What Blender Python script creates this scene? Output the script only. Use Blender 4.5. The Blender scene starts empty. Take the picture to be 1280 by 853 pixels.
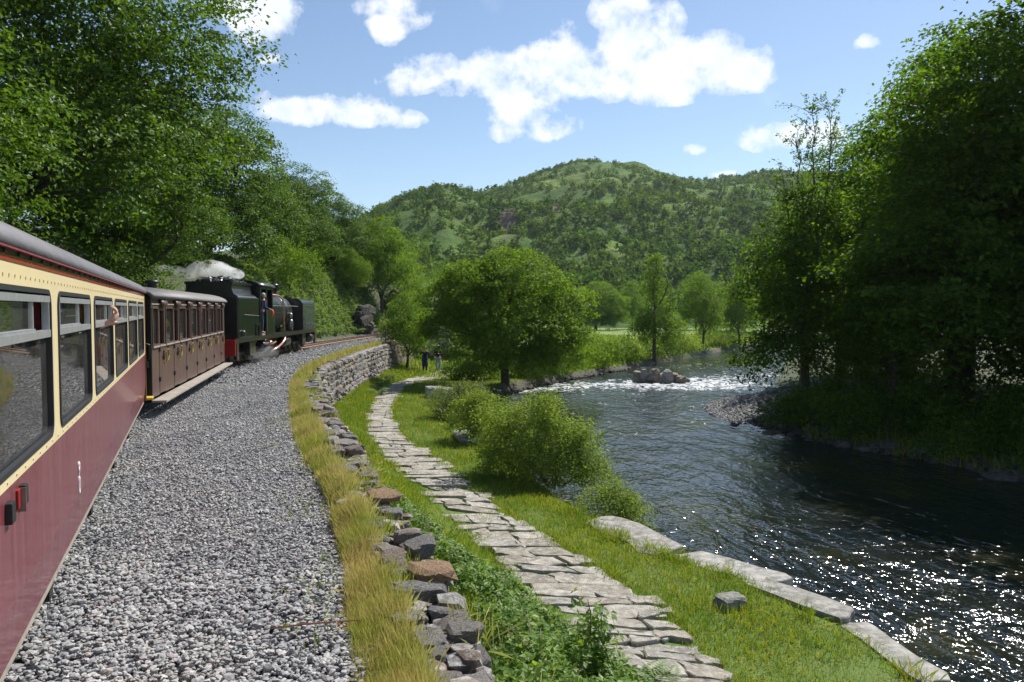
import bpy, bmesh, math, random
import numpy as np
from mathutils import Vector, Matrix, noise as mnoise

R = math.radians
SC = bpy.context.scene
COL = SC.collection
RNG = np.random.RandomState(7)

# ------------------------------------------------------------------ camera
FPX = 960.0            # focal length in pixels of the 1280 wide photograph
HC = 2.2               # eye height above the ballast
cam_d = bpy.data.cameras.new("camera")
cam_d.sensor_width = 36.0
cam_d.lens = 36.0 * FPX / 1280.0
cam_d.clip_start = 0.05
cam_d.clip_end = 6000.0
cam = bpy.data.objects.new("camera", cam_d)
COL.objects.link(cam)
cam.location = (0, 0, HC)
cam.rotation_euler = (R(90) - math.atan(40.5 / FPX), 0, 0)
SC.camera = cam

# ------------------------------------------------------------------ render
SC.render.engine = 'CYCLES'
SC.cycles.max_bounces = 12
SC.cycles.diffuse_bounces = 2
SC.cycles.glossy_bounces = 3
SC.cycles.transmission_bounces = 4
SC.cycles.transparent_max_bounces = 8
SC.cycles.volume_bounces = 12
SC.cycles.use_denoising = True
SC.cycles.sample_clamp_indirect = 6.0
SC.view_settings.view_transform = 'Standard'
SC.view_settings.look = 'None'
SC.view_settings.exposure = 0.45
SC.view_settings.gamma = 1.0

# ------------------------------------------------------------------ sun and sky
SUN_AZ = R(37.0)       # clockwise from +Y (straight ahead), so ahead and to the right
SUN_EL = R(48.0)
sun_d = bpy.data.lights.new("sun", 'SUN')
sun_d.energy = 5.0
sun_d.angle = R(0.53)
sun_d.color = (1.0, 0.955, 0.88)
sun = bpy.data.objects.new("sun", sun_d)
COL.objects.link(sun)
sun_dir = Vector((math.sin(SUN_AZ) * math.cos(SUN_EL), math.cos(SUN_AZ) * math.cos(SUN_EL), math.sin(SUN_EL)))
sun.rotation_euler = (-sun_dir).to_track_quat('-Z', 'Y').to_euler()
sun.location = (30, 30, 60)

world = bpy.data.worlds.new("World")
SC.world = world
world.use_nodes = True
wt = world.node_tree
wt.nodes.clear()


class NT:
    """small wrapper for building node trees"""
    def __init__(self, tree):
        self.t = tree

    def n(self, typ, **kw):
        nd = self.t.nodes.new(typ)
        ins = kw.pop('ins', {})
        for k, v in kw.items():
            setattr(nd, k, v)
        for k, v in ins.items():
            s = nd.inputs[k]
            if isinstance(v, bpy.types.NodeSocket):
                self.t.links.new(v, s)
            else:
                s.default_value = v
        return nd

    def m(self, op, a, b=0.0, clamp=False):
        nd = self.t.nodes.new('ShaderNodeMath')
        nd.operation = op
        nd.use_clamp = clamp
        for i, v in enumerate((a, b)):
            if isinstance(v, bpy.types.NodeSocket):
                self.t.links.new(v, nd.inputs[i])
            else:
                nd.inputs[i].default_value = v
        return nd.outputs[0]

    def mix(self, fac, a, b, blend='MIX'):
        nd = self.t.nodes.new('ShaderNodeMix')
        nd.data_type = 'RGBA'
        nd.blend_type = blend
        for s, v in ((nd.inputs[0], fac), (nd.inputs[6], a), (nd.inputs[7], b)):
            if isinstance(v, bpy.types.NodeSocket):
                self.t.links.new(v, s)
            else:
                s.default_value = v if not isinstance(v, tuple) else (v + (1,))[:4]
        return nd.outputs[2]

    def ramp(self, fac, stops, interp='LINEAR'):
        nd = self.t.nodes.new('ShaderNodeValToRGB')
        cr = nd.color_ramp
        cr.interpolation = interp
        while len(cr.elements) < len(stops):
            cr.elements.new(0.5)
        for e, (p, c) in zip(cr.elements, stops):
            e.position = p
            e.color = (tuple(c) + (1,))[:4] if not isinstance(c, (int, float)) else (c, c, c, 1)
        self.t.links.new(fac, nd.inputs[0])
        return nd.outputs[0]

    def noise(self, vec, scale, detail=3.0, rough=0.55, dist=0.0):
        nd = self.t.nodes.new('ShaderNodeTexNoise')
        nd.inputs['Scale'].default_value = scale
        nd.inputs['Detail'].default_value = detail
        nd.inputs['Roughness'].default_value = rough
        nd.inputs['Distortion'].default_value = dist
        if vec is not None:
            self.t.links.new(vec, nd.inputs['Vector'])
        return nd.outputs[0]

    def link(self, a, b):
        self.t.links.new(a, b)


def px_dir(x, y):
    az = math.atan((x - 640) / FPX)
    el = math.atan((386 - y) / math.hypot(FPX, x - 640))
    return az, el


W = NT(wt)
sky = W.n('ShaderNodeTexSky', sky_type='NISHITA', sun_disc=False, sun_elevation=SUN_EL, sun_rotation=SUN_AZ,
          altitude=60.0, air_density=1.0, dust_density=0.25, ozone_density=2.2)
tc = W.n('ShaderNodeTexCoord')
sep = W.n('ShaderNodeSeparateXYZ', ins={0: tc.outputs['Generated']})
az = W.m('ARCTAN2', sep.outputs[0], sep.outputs[1])
el = W.m('ARCSINE', sep.outputs[2])
warp = W.n('ShaderNodeTexNoise', ins={'Vector': tc.outputs['Generated'], 'Scale': 9.0, 'Detail': 4.0, 'Roughness': 0.6})
wsub = W.n('ShaderNodeVectorMath', operation='SUBTRACT', ins={0: warp.outputs[1], 1: (0.5, 0.5, 0.5)})
wmul = W.n('ShaderNodeVectorMath', operation='MULTIPLY', ins={0: wsub.outputs[0], 1: (0.05, 0.035, 0.0)})
azel0 = W.n('ShaderNodeCombineXYZ', ins={0: az, 1: el})
azel = W.n('ShaderNodeVectorMath', operation='ADD', ins={0: azel0.outputs[0], 1: wmul.outputs[0]})
CLOUDS = [(335, 22, 62, 44), (290, 0, 70, 40), (495, 14, 58, 38), (482, 46, 30, 18),
          (350, 138, 70, 24), (420, 142, 90, 24), (485, 154, 60, 16),
          (530, 92, 56, 24), (508, 112, 44, 20), (600, 98, 80, 40), (665, 105, 84, 50), (692, 70, 52, 38),
          (655, 155, 72, 32), (700, 160, 50, 24), (760, 92, 66, 42), (800, 40, 62, 44), (772, 22, 46, 28),
          (830, 95, 80, 44), (895, 85, 72, 46), (942, 98, 36, 22), (867, 188, 18, 9), (962, 170, 50, 24),
          (1025, 172, 52, 22), (1075, 60, 26, 12), (900, 217, 30, 7), (340, 80, 18, 8)]
BLOBS = []
for (cx, cy, rx, ry) in CLOUDS:
    a0, e0 = px_dir(cx, cy)
    BLOBS.append((a0, e0, rx / FPX * math.cos(a0) ** 2, ry / FPX * math.cos(a0)))
_r = random.Random(5)
for k in range(16):                   # the same broken cumulus goes on all round the sky
    a0 = R(55 + k * 16 + _r.uniform(-5, 5))
    e0 = R(_r.uniform(10, 34))
    for q in range(3):
        BLOBS.append((a0 + _r.uniform(-.1, .1) if a0 < math.pi else a0 - 2 * math.pi + _r.uniform(-.1, .1),
                      e0 + _r.uniform(-.03, .03), _r.uniform(.06, .12), _r.uniform(.025, .05)))
acc = None
for (a0, e0, wa, we) in BLOBS:
    s = W.n('ShaderNodeVectorMath', operation='SUBTRACT', ins={0: azel.outputs[0], 1: (a0, e0, 0)})
    q = W.n('ShaderNodeVectorMath', operation='MULTIPLY', ins={0: s.outputs[0], 1: (1 / wa, 1 / we, 0)})
    d = W.n('ShaderNodeVectorMath', operation='DOT_PRODUCT', ins={0: q.outputs[0], 1: q.outputs[0]})
    v = W.m('SUBTRACT', 1.0, d.outputs['Value'], clamp=True)
    acc = v if acc is None else W.m('ADD', acc, v)
cn = W.noise(tc.outputs['Generated'], 22.0, 9.0, 0.62)
cn2 = W.noise(tc.outputs['Generated'], 7.0, 6.0, 0.6)
cov = W.m('ADD', W.m('MULTIPLY', W.m('MINIMUM', acc, 1.1), 1.25), W.m('MULTIPLY', W.m('SUBTRACT', cn, 0.5), 4.2))
cov = W.m('ADD', cov, W.m('MULTIPLY', W.m('SUBTRACT', cn2, 0.5), 2.0))
cov = W.m('SUBTRACT', W.m('MULTIPLY', cov, W.m('MULTIPLY', acc, 5.0, clamp=True)), 0.42)
wisp = W.m('MULTIPLY', W.m('SUBTRACT', cn2, 0.60, clamp=True), 1.2)
mask = W.m('ADD', W.m('MULTIPLY', cov, .95, clamp=True), wisp, clamp=True)
shade = W.ramp(cov, [(0.0, (.86, .91, 1.0)), (0.35, (1.0, 1.0, 1.0)), (0.8, (.97, .98, 1.0)), (1.0, (.92, .94, .98))])
bg1 = W.n('ShaderNodeBackground', ins={0: sky.outputs[0], 1: 0.096})
cn3 = W.noise(tc.outputs['Generated'], 16.0, 5.0, 0.6)
body = W.ramp(W.m('ADD', cn3, W.m('MULTIPLY', W.m('SUBTRACT', acc, 1.0, clamp=True), .12)), [(.40, (1.0, 1.0, 1.0)), (.70, (.76, .82, .92))])
shade = W.mix(1.0, shade, body, 'MULTIPLY')
bg2 = W.n('ShaderNodeBackground', ins={0: shade, 1: .92})
mx = W.n('ShaderNodeMixShader', ins={0: mask, 1: bg1.outputs[0], 2: bg2.outputs[0]})
wo = W.n('ShaderNodeOutputWorld', ins={0: mx.outputs[0]})

# ------------------------------------------------------------------ materials
MATS = {}


def mat_base(name):
    m = bpy.data.materials.new(name)
    m.use_nodes = True
    m.node_tree.nodes.clear()
    MATS[name] = m
    return m, NT(m.node_tree)


def mat(name, c1, c2=None, rough=0.6, metal=0.0, nscale=8.0, bump=0.0, bscale=30.0, spec=0.5, c3=None, coat=0.0, rand=0.0, world_pos=False, detail=5.0):
    m, N = mat_base(name)
    if world_pos:
        vec = N.n('ShaderNodeNewGeometry').outputs['Position']
    else:
        vec = N.n('ShaderNodeTexCoord').outputs['Object']
    bs = N.n('ShaderNodeBsdfPrincipled')
    bs.inputs['Roughness'].default_value = rough
    bs.inputs['Metallic'].default_value = metal
    bs.inputs['Specular IOR Level'].default_value = spec
    bs.inputs['Coat Weight'].default_value = coat
    col = None
    if c2 is not None:
        f = N.noise(vec, nscale, detail, 0.6)
        stops = [(0.35, c1), (0.65, c2)] if c3 is None else [(0.3, c1), (0.5, c2), (0.68, c3)]
        col = N.ramp(f, stops)
    if rand > 0:
        oi = N.n('ShaderNodeObjectInfo').outputs['Random']
        v = N.m('ADD', N.m('MULTIPLY', oi, rand), 1.0 - rand * 0.5)
        hv = N.n('ShaderNodeHueSaturation', ins={'Value': v})
        if col is None:
            hv.inputs['Color'].default_value = tuple(c1) + (1,)
        else:
            N.link(col, hv.inputs['Color'])
        col = hv.outputs[0]
    if col is None:
        bs.inputs['Base Color'].default_value = tuple(c1) + (1,)
    else:
        N.link(col, bs.inputs['Base Color'])
    if bump > 0:
        h = N.noise(vec, bscale, 6.0, 0.65)
        b = N.n('ShaderNodeBump', ins={'Height': h, 'Strength': bump, 'Distance': 0.5 / bscale})
        N.link(b.outputs[0], bs.inputs['Normal'])
    N.n('ShaderNodeOutputMaterial', ins={0: bs.outputs[0]})
    return m


def leaf_mat(name, cols, trans=0.4, tint=(1.3, 1.25, 0.4), rough=0.55, big=None, spec=0.15):
    m, N = mat_base(name)
    geo = N.n('ShaderNodeNewGeometry')
    rnd = geo.outputs['Random Per Island']
    stops = [(i / max(1, len(cols) - 1), c) for i, c in enumerate(cols)]
    c = N.ramp(rnd, stops)
    if big:
        f = N.noise(geo.outputs['Position'], big[0], 3.0)
        c = N.mix(N.ramp(f, [(0.4, 0.0), (0.62, 1.0)]), c, N.mix(1.0, c, tuple(big[1]), 'MULTIPLY'))
    tcol = N.mix(1.0, c, tuple(tint), 'MULTIPLY')
    pb = N.n('ShaderNodeBsdfPrincipled', ins={'Base Color': c, 'Roughness': rough, 'Specular IOR Level': spec})
    tr = N.n('ShaderNodeBsdfTranslucent', ins={'Color': tcol})
    mx = N.n('ShaderNodeMixShader', ins={0: trans, 1: pb.outputs[0], 2: tr.outputs[0]})
    N.n('ShaderNodeOutputMaterial', ins={0: mx.outputs[0]})
    return m


# foliage
M_OAK = leaf_mat('oak_leaf', [(.042, .095, .012), (.088, .172, .02), (.17, .285, .038)], .34, spec=.25)
M_OAKL = leaf_mat('light_oak_leaf', [(.095, .18, .016), (.145, .25, .024), (.21, .33, .04)], .46)
M_ASH = leaf_mat('ash_leaf', [(.09, .17, .022), (.135, .235, .032), (.20, .31, .055)], .48)
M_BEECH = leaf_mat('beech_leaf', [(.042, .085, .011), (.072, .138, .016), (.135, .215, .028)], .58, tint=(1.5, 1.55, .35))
M_WILLOW = leaf_mat('willow_leaf', [(.14, .19, .07), (.19, .25, .10), (.25, .31, .15)], .42)
M_ALDER = leaf_mat('alder_leaf', [(.12, .19, .03), (.21, .30, .055), (.34, .43, .12)], .46)
M_FERN = leaf_mat('bracken_leaf', [(.12, .20, .06), (.17, .27, .085), (.25, .34, .13)], .42)
M_BRAMBLE = leaf_mat('bramble_leaf', [(.075, .16, .024), (.15, .26, .045), (.30, .40, .11)], .42, rough=.5, spec=.25)
M_GRASS = leaf_mat('grass_blade', [(.075, .155, .024), (.125, .22, .032), (.20, .29, .055), (.32, .32, .13)], .46,
                   big=(.9, (1.3, 1.1, .8)))
M_DRY = leaf_mat('dry_grass_blade', [(.47, .37, .15), (.58, .47, .22), (.36, .37, .11), (.68, .59, .33)], .42, tint=(1.1, 1.05, .8),
                 big=(1.1, (.72, .92, .5)))
M_HTREE = leaf_mat('hill_tree_leaf', [(.036, .085, .022), (.066, .135, .032), (.13, .215, .052)], .36, big=(.02, (1.5, 1.25, 1.1)), spec=0.0)
M_BARK = mat('bark', (.06, .05, .04), (.11, .095, .075), .9, nscale=6, bump=.8, bscale=14)
M_STEM = mat('stem', (.10, .075, .05), (.16, .12, .08), .85, nscale=9)

# rock and ground
M_EARTH = mat('earth', (.07, .055, .035), (.12, .095, .06), .95, nscale=1.5, bump=.6, bscale=12, world_pos=True)
M_SWARD = mat('sward', (.06, .11, .018), (.095, .16, .026), .95, nscale=1.2, c3=(.13, .17, .04), bump=.7, bscale=16, world_pos=True)
M_STRAW = mat('straw_ground', (.15, .13, .05), (.24, .19, .07), .95, nscale=2.5, bump=.7, bscale=25, world_pos=True)
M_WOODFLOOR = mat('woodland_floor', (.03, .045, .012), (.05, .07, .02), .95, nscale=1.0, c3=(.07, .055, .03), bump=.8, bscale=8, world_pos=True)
M_BED = mat('river_bed', (.05, .045, .03), (.10, .09, .065), .9, nscale=2, bump=.8, bscale=8, world_pos=True)
M_MEADOW = mat('meadow', (.12, .19, .03), (.17, .24, .05), .95, nscale=.15, bump=.5, bscale=3, world_pos=True)


def ballast_material(name, scale, island):
    m, N = mat_base(name)
    geo = N.n('ShaderNodeNewGeometry')
    if island:
        r = geo.outputs['Random Per Island']
        c = N.ramp(r, [(0, (.20, .205, .215)), (.3, (.30, .305, .315)), (.6, (.39, .395, .40)), (.86, (.47, .47, .47)), (.93, (.36, .28, .25)), (1.0, (.64, .64, .62))])
        f = N.noise(geo.outputs['Position'], 40.0, 3.0)
        c = N.mix(.35, c, N.ramp(f, [(.3, .12), (.7, .48)]))
        g = N.noise(geo.outputs['Position'], .8, 4.0, .65)
        c = N.mix(1.0, c, N.ramp(g, [(.35, (.80, .79, .80)), (.55, (1.04, 1.03, 1.0)), (.72, (1.12, 1.06, .98))]), 'MULTIPLY')
    else:
        v = N.n('ShaderNodeTexVoronoi', ins={'Vector': geo.outputs['Position'], 'Scale': scale})
        g = N.n('ShaderNodeSeparateColor', ins={0: v.outputs['Color']})
        c = N.ramp(g.outputs[0], [(0, (.10, .10, .11)), (.5, (.25, .255, .26)), (1, (.42, .42, .42))])
        c = N.mix(N.ramp(v.outputs['Distance'], [(.35, 0.0), (.75, .8)]), c, (.05, .05, .052))
    bs = N.n('ShaderNodeBsdfPrincipled', ins={'Base Color': c, 'Roughness': .75, 'Specular IOR Level': .4})
    if not island:
        b = N.n('ShaderNodeBump', ins={'Height': N.m('SUBTRACT', 1.0, v.outputs['Distance']), 'Strength': 1.0, 'Distance': .05})
        N.link(b.outputs[0], bs.inputs['Normal'])
    N.n('ShaderNodeOutputMaterial', ins={0: bs.outputs[0]})
    return m


M_BALLAST_BED = ballast_material('ballast_bed', 22.0, False)
M_BALLAST = ballast_material('ballast_stone', 1.0, True)


def stone_material(name, ramp_stops, lichen=.5, bump=.8, scale=1.0):
    m, N = mat_base(name)
    tcx = N.n('ShaderNodeTexCoord').outputs['Object']
    oi = N.n('ShaderNodeObjectInfo').outputs['Random']
    ri = N.n('ShaderNodeNewGeometry').outputs['Random Per Island']
    rr = N.m('FRACT', N.m('ADD', oi, ri))
    c = N.ramp(rr, ramp_stops)
    shift = N.n('ShaderNodeVectorMath', operation='ADD', ins={0: tcx})
    sv = N.n('ShaderNodeCombineXYZ', ins={0: N.m('MULTIPLY', oi, 53.0), 1: N.m('MULTIPLY', oi, 31.0)})
    N.link(sv.outputs[0], shift.inputs[1])
    v = shift.outputs[0]
    f1 = N.noise(v, 7.0 * scale, 6.0, .65)
    c = N.mix(1.0, c, N.ramp(f1, [(.3, .40), (.7, 1.4)]), 'MULTIPLY')
    f2 = N.noise(v, 14.0 * scale, 5.0, .7)
    c = N.mix(N.m('MULTIPLY', N.ramp(f2, [(.51, 0.0), (.58, 1.0)]), lichen), c, (.44, .44, .40))
    f3 = N.noise(v, 4.0 * scale, 4.0, .6)
    c = N.mix(N.m('MULTIPLY', N.ramp(f3, [(.54, 0.0), (.63, 1.0)]), lichen * .7), c, (.13, .115, .05))
    bs = N.n('ShaderNodeBsdfPrincipled', ins={'Base Color': c, 'Roughness': .82, 'Specular IOR Level': .35})
    h = N.noise(v, 16.0 * scale, 8.0, .7, .6)
    b = N.n('ShaderNodeBump', ins={'Height': h, 'Strength': bump, 'Distance': .04 / scale})
    N.link(b.outputs[0], bs.inputs['Normal'])
    N.n('ShaderNodeOutputMaterial', ins={0: bs.outputs[0]})
    return m


M_STONE = stone_material('wall_stone', [(0, (.17, .16, .165)), (.3, (.27, .255, .255)), (.5, (.32, .285, .26)), (.7, (.30, .215, .16)), (.85, (.25, .18, .14)), (1, (.40, .385, .37))], .8, 1.0)
M_RUST = stone_material('rusty_stone', [(0, (.29, .17, .09)), (1, (.34, .20, .10))], .4)
M_SLAB = stone_material('path_slab', [(0, (.29, .255, .205)), (.4, (.365, .325, .265)), (.75, (.43, .395, .335)), (1, (.345, .32, .285))], .5, .7, .6)
M_LEDGE = stone_material('ledge_stone', [(0, (.30, .285, .255)), (1, (.38, .365, .33))], .35, .7, .6)
M_COBBLE = stone_material('gravel_bar_stone', [(0, (.12, .12, .12)), (.5, (.20, .195, .19)), (1, (.34, .335, .33))], .1, .4)
M_CRAG = stone_material('crag', [(0, (.06, .052, .042)), (1, (.12, .105, .088))], .12, 1.0, .4)
M_PALE = stone_material('pale_boulder', [(0, (.36, .36, .36)), (1, (.42, .42, .42))], .3, .6, .5)

# vehicles
def paint(name, c, c_dirt_sheen, rough=.3, streak=.4, coat=.3):
    m, N = mat_base(name)
    tcx = N.n('ShaderNodeTexCoord').outputs['Object']
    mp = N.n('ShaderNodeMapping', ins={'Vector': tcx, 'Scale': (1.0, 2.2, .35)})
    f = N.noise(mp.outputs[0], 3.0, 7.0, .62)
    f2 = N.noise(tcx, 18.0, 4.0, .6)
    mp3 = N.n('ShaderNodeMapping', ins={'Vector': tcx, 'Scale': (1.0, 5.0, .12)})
    f3 = N.noise(mp3.outputs[0], 2.0, 3.0, .5)  # narrow upright streaks: dirt, with paint sheen put into the colour too
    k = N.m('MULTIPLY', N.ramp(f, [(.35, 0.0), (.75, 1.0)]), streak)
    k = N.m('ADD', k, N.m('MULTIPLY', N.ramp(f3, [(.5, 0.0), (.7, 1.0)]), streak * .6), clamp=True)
    col = N.mix(k, c, c_dirt_sheen)
    col = N.mix(N.m('MULTIPLY', N.ramp(f2, [(.55, 0.0), (.8, 1.0)]), streak * .35), col, c_dirt_sheen)
    rr = N.m('ADD', N.m('MULTIPLY', f, .3), rough - .1)
    bs = N.n('ShaderNodeBsdfPrincipled', ins={'Base Color': col, 'Roughness': rr, 'Coat Weight': coat, 'Coat Roughness': .08})
    h = N.noise(tcx, 2.2, 2.0)
    b = N.n('ShaderNodeBump', ins={'Height': h, 'Strength': .12, 'Distance': .05})
    N.link(b.outputs[0], bs.inputs['Normal'])
    N.n('ShaderNodeOutputMaterial', ins={0: bs.outputs[0]})
    return m


M_RED = paint('carmine_paint', (.15, .014, .027), (.24, .10, .11), .28, .5)  # dusty pink carries both the dirt and the painted-in sheen
M_CREAM = paint('cream_paint', (.74, .62, .36), (.60, .50, .32), .35, .25, .15)
M_CANT = paint('cantrail_red', (.34, .035, .018), (.24, .04, .03), .25, .2)
M_ROOF = mat('grey_roof', (.085, .082, .09), (.125, .12, .13), .6, nscale=2.0, bump=.15, bscale=8)
M_ROOF2 = mat('brown_roof', (.14, .13, .13), (.19, .175, .17), .6, nscale=2.0, bump=.15, bscale=8)
M_MAROON = paint('brown_paint', (.082, .040, .031), (.165, .118, .098), .36, .45, .1)
M_BLACK = mat('black_paint', (.012, .012, .013), (.022, .021, .020), .45, nscale=5, spec=.4)
M_LBLACK = mat('loco_black', (.012, .013, .014), (.028, .026, .024), .32, nscale=3, spec=.5, coat=.3)
M_LGREEN = mat('loco_dark_green', (.004, .009, .006), (.010, .017, .012), .3, nscale=3, spec=.4, coat=.15)
M_LTANK_SHEEN = mat('loco_front_tank', (.03, .04, .06), (.05, .06, .085), .22, nscale=3, coat=.6)  # blue-grey base colour stands for the reflection on the tank top
M_BUFFER = mat('buffer_red', (.34, .012, .012), (.22, .01, .01), .4, nscale=4)
M_STEEL = mat('worn_steel', (.20, .19, .18), (.32, .31, .29), .38, .8, nscale=9)
M_GREASE = mat('greasy_metal', (.03, .027, .024), (.075, .065, .055), .5, .4, nscale=8)
M_RUSTRAIL = mat('rail_steel', (.17, .095, .055), (.24, .14, .085), .6, .3, nscale=6)
M_RAILTOP = mat('rail_top', (.55, .53, .5), None, .25, 1.0)
M_SLEEPER = mat('sleeper_wood', (.11, .075, .05), (.19, .135, .09), .85, nscale=5, bump=.5)
M_COPPER = mat('copper_pipe', (.72, .34, .24), (.80, .46, .36), .3, .85, nscale=6)
M_BRASS = mat('brass', (.62, .42, .12), None, .3, .9)
M_YELLOW = mat('yellow_paint', (.60, .42, .05), None, .5)
M_ALU = mat('aluminium', (.55, .56, .58), (.66, .67, .69), .35, .7, nscale=12)
M_GASKET = mat('rubber_gasket', (.02, .021, .024), None, .5)
M_TAN = mat('varnished_wood', (.20, .085, .030), (.27, .12, .045), .45, nscale=5)
M_SEAT = mat('seat_cloth', (.05, .035, .04), (.08, .05, .055), .9, nscale=12)
M_CEIL = mat('ceiling_paint', (.45, .42, .36), None, .7)
M_WHITE = mat('white_paint', (.78, .78, .76), None, .5)
M_CURTAIN = mat('curtain', (.16, .02, .03), (.22, .03, .04), .9, nscale=14)
M_FOOT = mat('footboard_wood', (.26, .225, .185), (.36, .32, .27), .75, nscale=5, bump=.3)
M_COAL = mat('coal', (.010, .010, .011), (.03, .03, .032), .35, nscale=20, spec=.6)
M_SKIN = mat('skin', (.62, .36, .27), (.56, .30, .22), .5, nscale=10)
M_NAVY = mat('navy_cloth', (.012, .018, .09), (.02, .026, .12), .85, nscale=9)
M_DARKCL = mat('dark_cloth', (.012, .012, .03), (.022, .022, .045), .85, nscale=9)
M_JEANS = mat('pale_denim', (.26, .34, .44), (.34, .42, .52), .85, nscale=9)
M_SHIRT = mat('grey_blue_shirt', (.18, .24, .30), None, .85)
M_HAIR = mat('dark_hair', (.02, .014, .01), None, .6)
M_PALEHAT = mat('pale_cap', (.45, .45, .47), None, .8)
M_ORANGE = mat('orange_light_patch', (.75, .12, .05), None, .7)  # flat orange for the light on the driver's hand
M_POST = mat('rusty_post', (.06, .045, .04), (.10, .075, .06), .85, nscale=10)


def glass_material(name, tint=(.75, .8, .78), dirt=.05):
    m, N = mat_base(name)
    lw = N.n('ShaderNodeFresnel', ins={'IOR': 1.65})
    tr = N.n('ShaderNodeBsdfTransparent', ins={'Color': tint + (1,)})
    gl = N.n('ShaderNodeBsdfGlossy', ins={'Color': (.95, .95, .95, 1), 'Roughness': .015})
    mx = N.n('ShaderNodeMixShader', ins={0: lw.outputs[0], 1: tr.outputs[0], 2: gl.outputs[0]})
    df = N.n('ShaderNodeBsdfDiffuse', ins={'Color': (.45, .45, .42, 1)})
    f = N.noise(N.n('ShaderNodeTexCoord').outputs['Object'], 4.0, 6.0)
    mx2 = N.n('ShaderNodeMixShader', ins={0: N.m('MULTIPLY', f, dirt * 2), 1: mx.outputs[0], 2: df.outputs[0]})
    N.n('ShaderNodeOutputMaterial', ins={0: mx2.outputs[0]})
    return m


M_GLASS = glass_material('window_glass')
M_GLASS2 = glass_material('carriage_glass', (.85, .85, .8), .03)


def water_material():
    m, N = mat_base('river_water')
    geo = N.n('ShaderNodeNewGeometry')
    pos = geo.outputs['Position']
    at = N.n('ShaderNodeAttribute', attribute_name='foam')
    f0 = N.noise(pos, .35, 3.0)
    base = N.ramp(f0, [(.35, (.008, .013, .016)), (.55, (.012, .016, .012)), (.72, (.040, .040, .012))])  # first tone leans blue: reflected sky tinted into the base colour
    mp = N.n('ShaderNodeMapping', ins={'Vector': pos, 'Rotation': (0, 0, R(-35)), 'Scale': (1.0, .55, 1.0)})
    n1 = N.noise(mp.outputs[0], .9, 2.0, .5, .4)
    n2 = N.noise(mp.outputs[0], 3.0, 2.0, .5, .5)
    n3 = N.noise(pos, 9.0, 1.0, .5)
    h = N.m('ADD', N.m('MULTIPLY', n1, .24), N.m('ADD', N.m('MULTIPLY', n2, .14), N.m('MULTIPLY', n3, .035)))
    ch = N.n('ShaderNodeAttribute', attribute_name='chop')
    h = N.m('MULTIPLY', h, ch.outputs['Fac'])
    b = N.n('ShaderNodeBump', ins={'Height': h, 'Strength': 1.0, 'Distance': 1.0})
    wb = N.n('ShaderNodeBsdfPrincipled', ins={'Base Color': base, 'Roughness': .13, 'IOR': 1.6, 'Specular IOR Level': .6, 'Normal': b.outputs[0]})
    fn = N.noise(mp.outputs[0], 2.2, 8.0, .72, 1.2)
    fm = N.m('ADD', N.m('MULTIPLY', at.outputs['Fac'], .72), N.m('MULTIPLY', N.m('SUBTRACT', fn, .5), 2.4))
    fm = N.ramp(fm, [(.40, 0.0), (.62, .75)])
    fb = N.n('ShaderNodeBsdfPrincipled', ins={'Base Color': (.72, .74, .76, 1), 'Roughness': .6, 'Normal': b.outputs[0]})
    mx = N.n('ShaderNodeMixShader', ins={0: fm, 1: wb.outputs[0], 2: fb.outputs[0]})
    N.n('ShaderNodeOutputMaterial', ins={0: mx.outputs[0]})
    return m


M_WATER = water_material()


def hill_material():
    m, N = mat_base('hill_ground')
    geo = N.n('ShaderNodeNewGeometry')
    pos = geo.outputs['Position']
    f = N.noise(pos, .018, 8.0, .62)
    g = N.noise(pos, .11, 6.0, .65)
    c = N.ramp(f, [(.34, (.068, .13, .028)), (.5, (.12, .21, .036)), (.64, (.20, .28, .055))])
    c = N.mix(N.ramp(g, [(.4, 0.0), (.6, .8)]), c, (.06, .10, .03))
    sp = N.n('ShaderNodeSeparateXYZ', ins={0: geo.outputs['Normal']})
    rock = N.ramp(N.m('ADD', sp.outputs[2], N.m('MULTIPLY', N.m('SUBTRACT', g, .5), .5)), [(.52, 1.0), (.66, 0.0)])
    c = N.mix(rock, c, N.ramp(g, [(.3, (.10, .09, .085)), (.7, (.20, .17, .155))]))
    at = N.n('ShaderNodeAttribute', attribute_name='scree')
    sc = N.ramp(N.m('ADD', at.outputs['Fac'], N.m('MULTIPLY', N.m('SUBTRACT', g, .5), 1.1)), [(.5, 0.0), (.62, 1.0)])
    c = N.mix(sc, c, (.17, .125, .115))
    h = N.noise(pos, .35, 6.0, .7)
    b = N.n('ShaderNodeBump', ins={'Height': h, 'Strength': 1.0, 'Distance': 2.0})
    bs = N.n('ShaderNodeBsdfPrincipled', ins={'Base Color': c, 'Roughness': .95, 'Specular IOR Level': .1, 'Normal': b.outputs[0]})
    N.n('ShaderNodeOutputMaterial', ins={0: bs.outputs[0]})
    return m


M_HILL = hill_material()


def steam_material(name, dens, scale):
    m, N = mat_base(name)
    tcx = N.n('ShaderNodeTexCoord').outputs['Object']
    f = N.noise(tcx, scale, 5.0, .6)
    ln = N.n('ShaderNodeVectorMath', operation='LENGTH', ins={0: N.n('ShaderNodeTexCoord').outputs['Object']})
    d = N.m('MULTIPLY', N.ramp(f, [(.42, 0.0), (.66, 1.0)]), dens)
    pv = N.n('ShaderNodeVolumePrincipled', ins={'Color': (.995, .995, .995, 1), 'Density': d, 'Anisotropy': .0})
    N.n('ShaderNodeOutputMaterial', ins={1: pv.outputs[0]})
    return m


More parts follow.
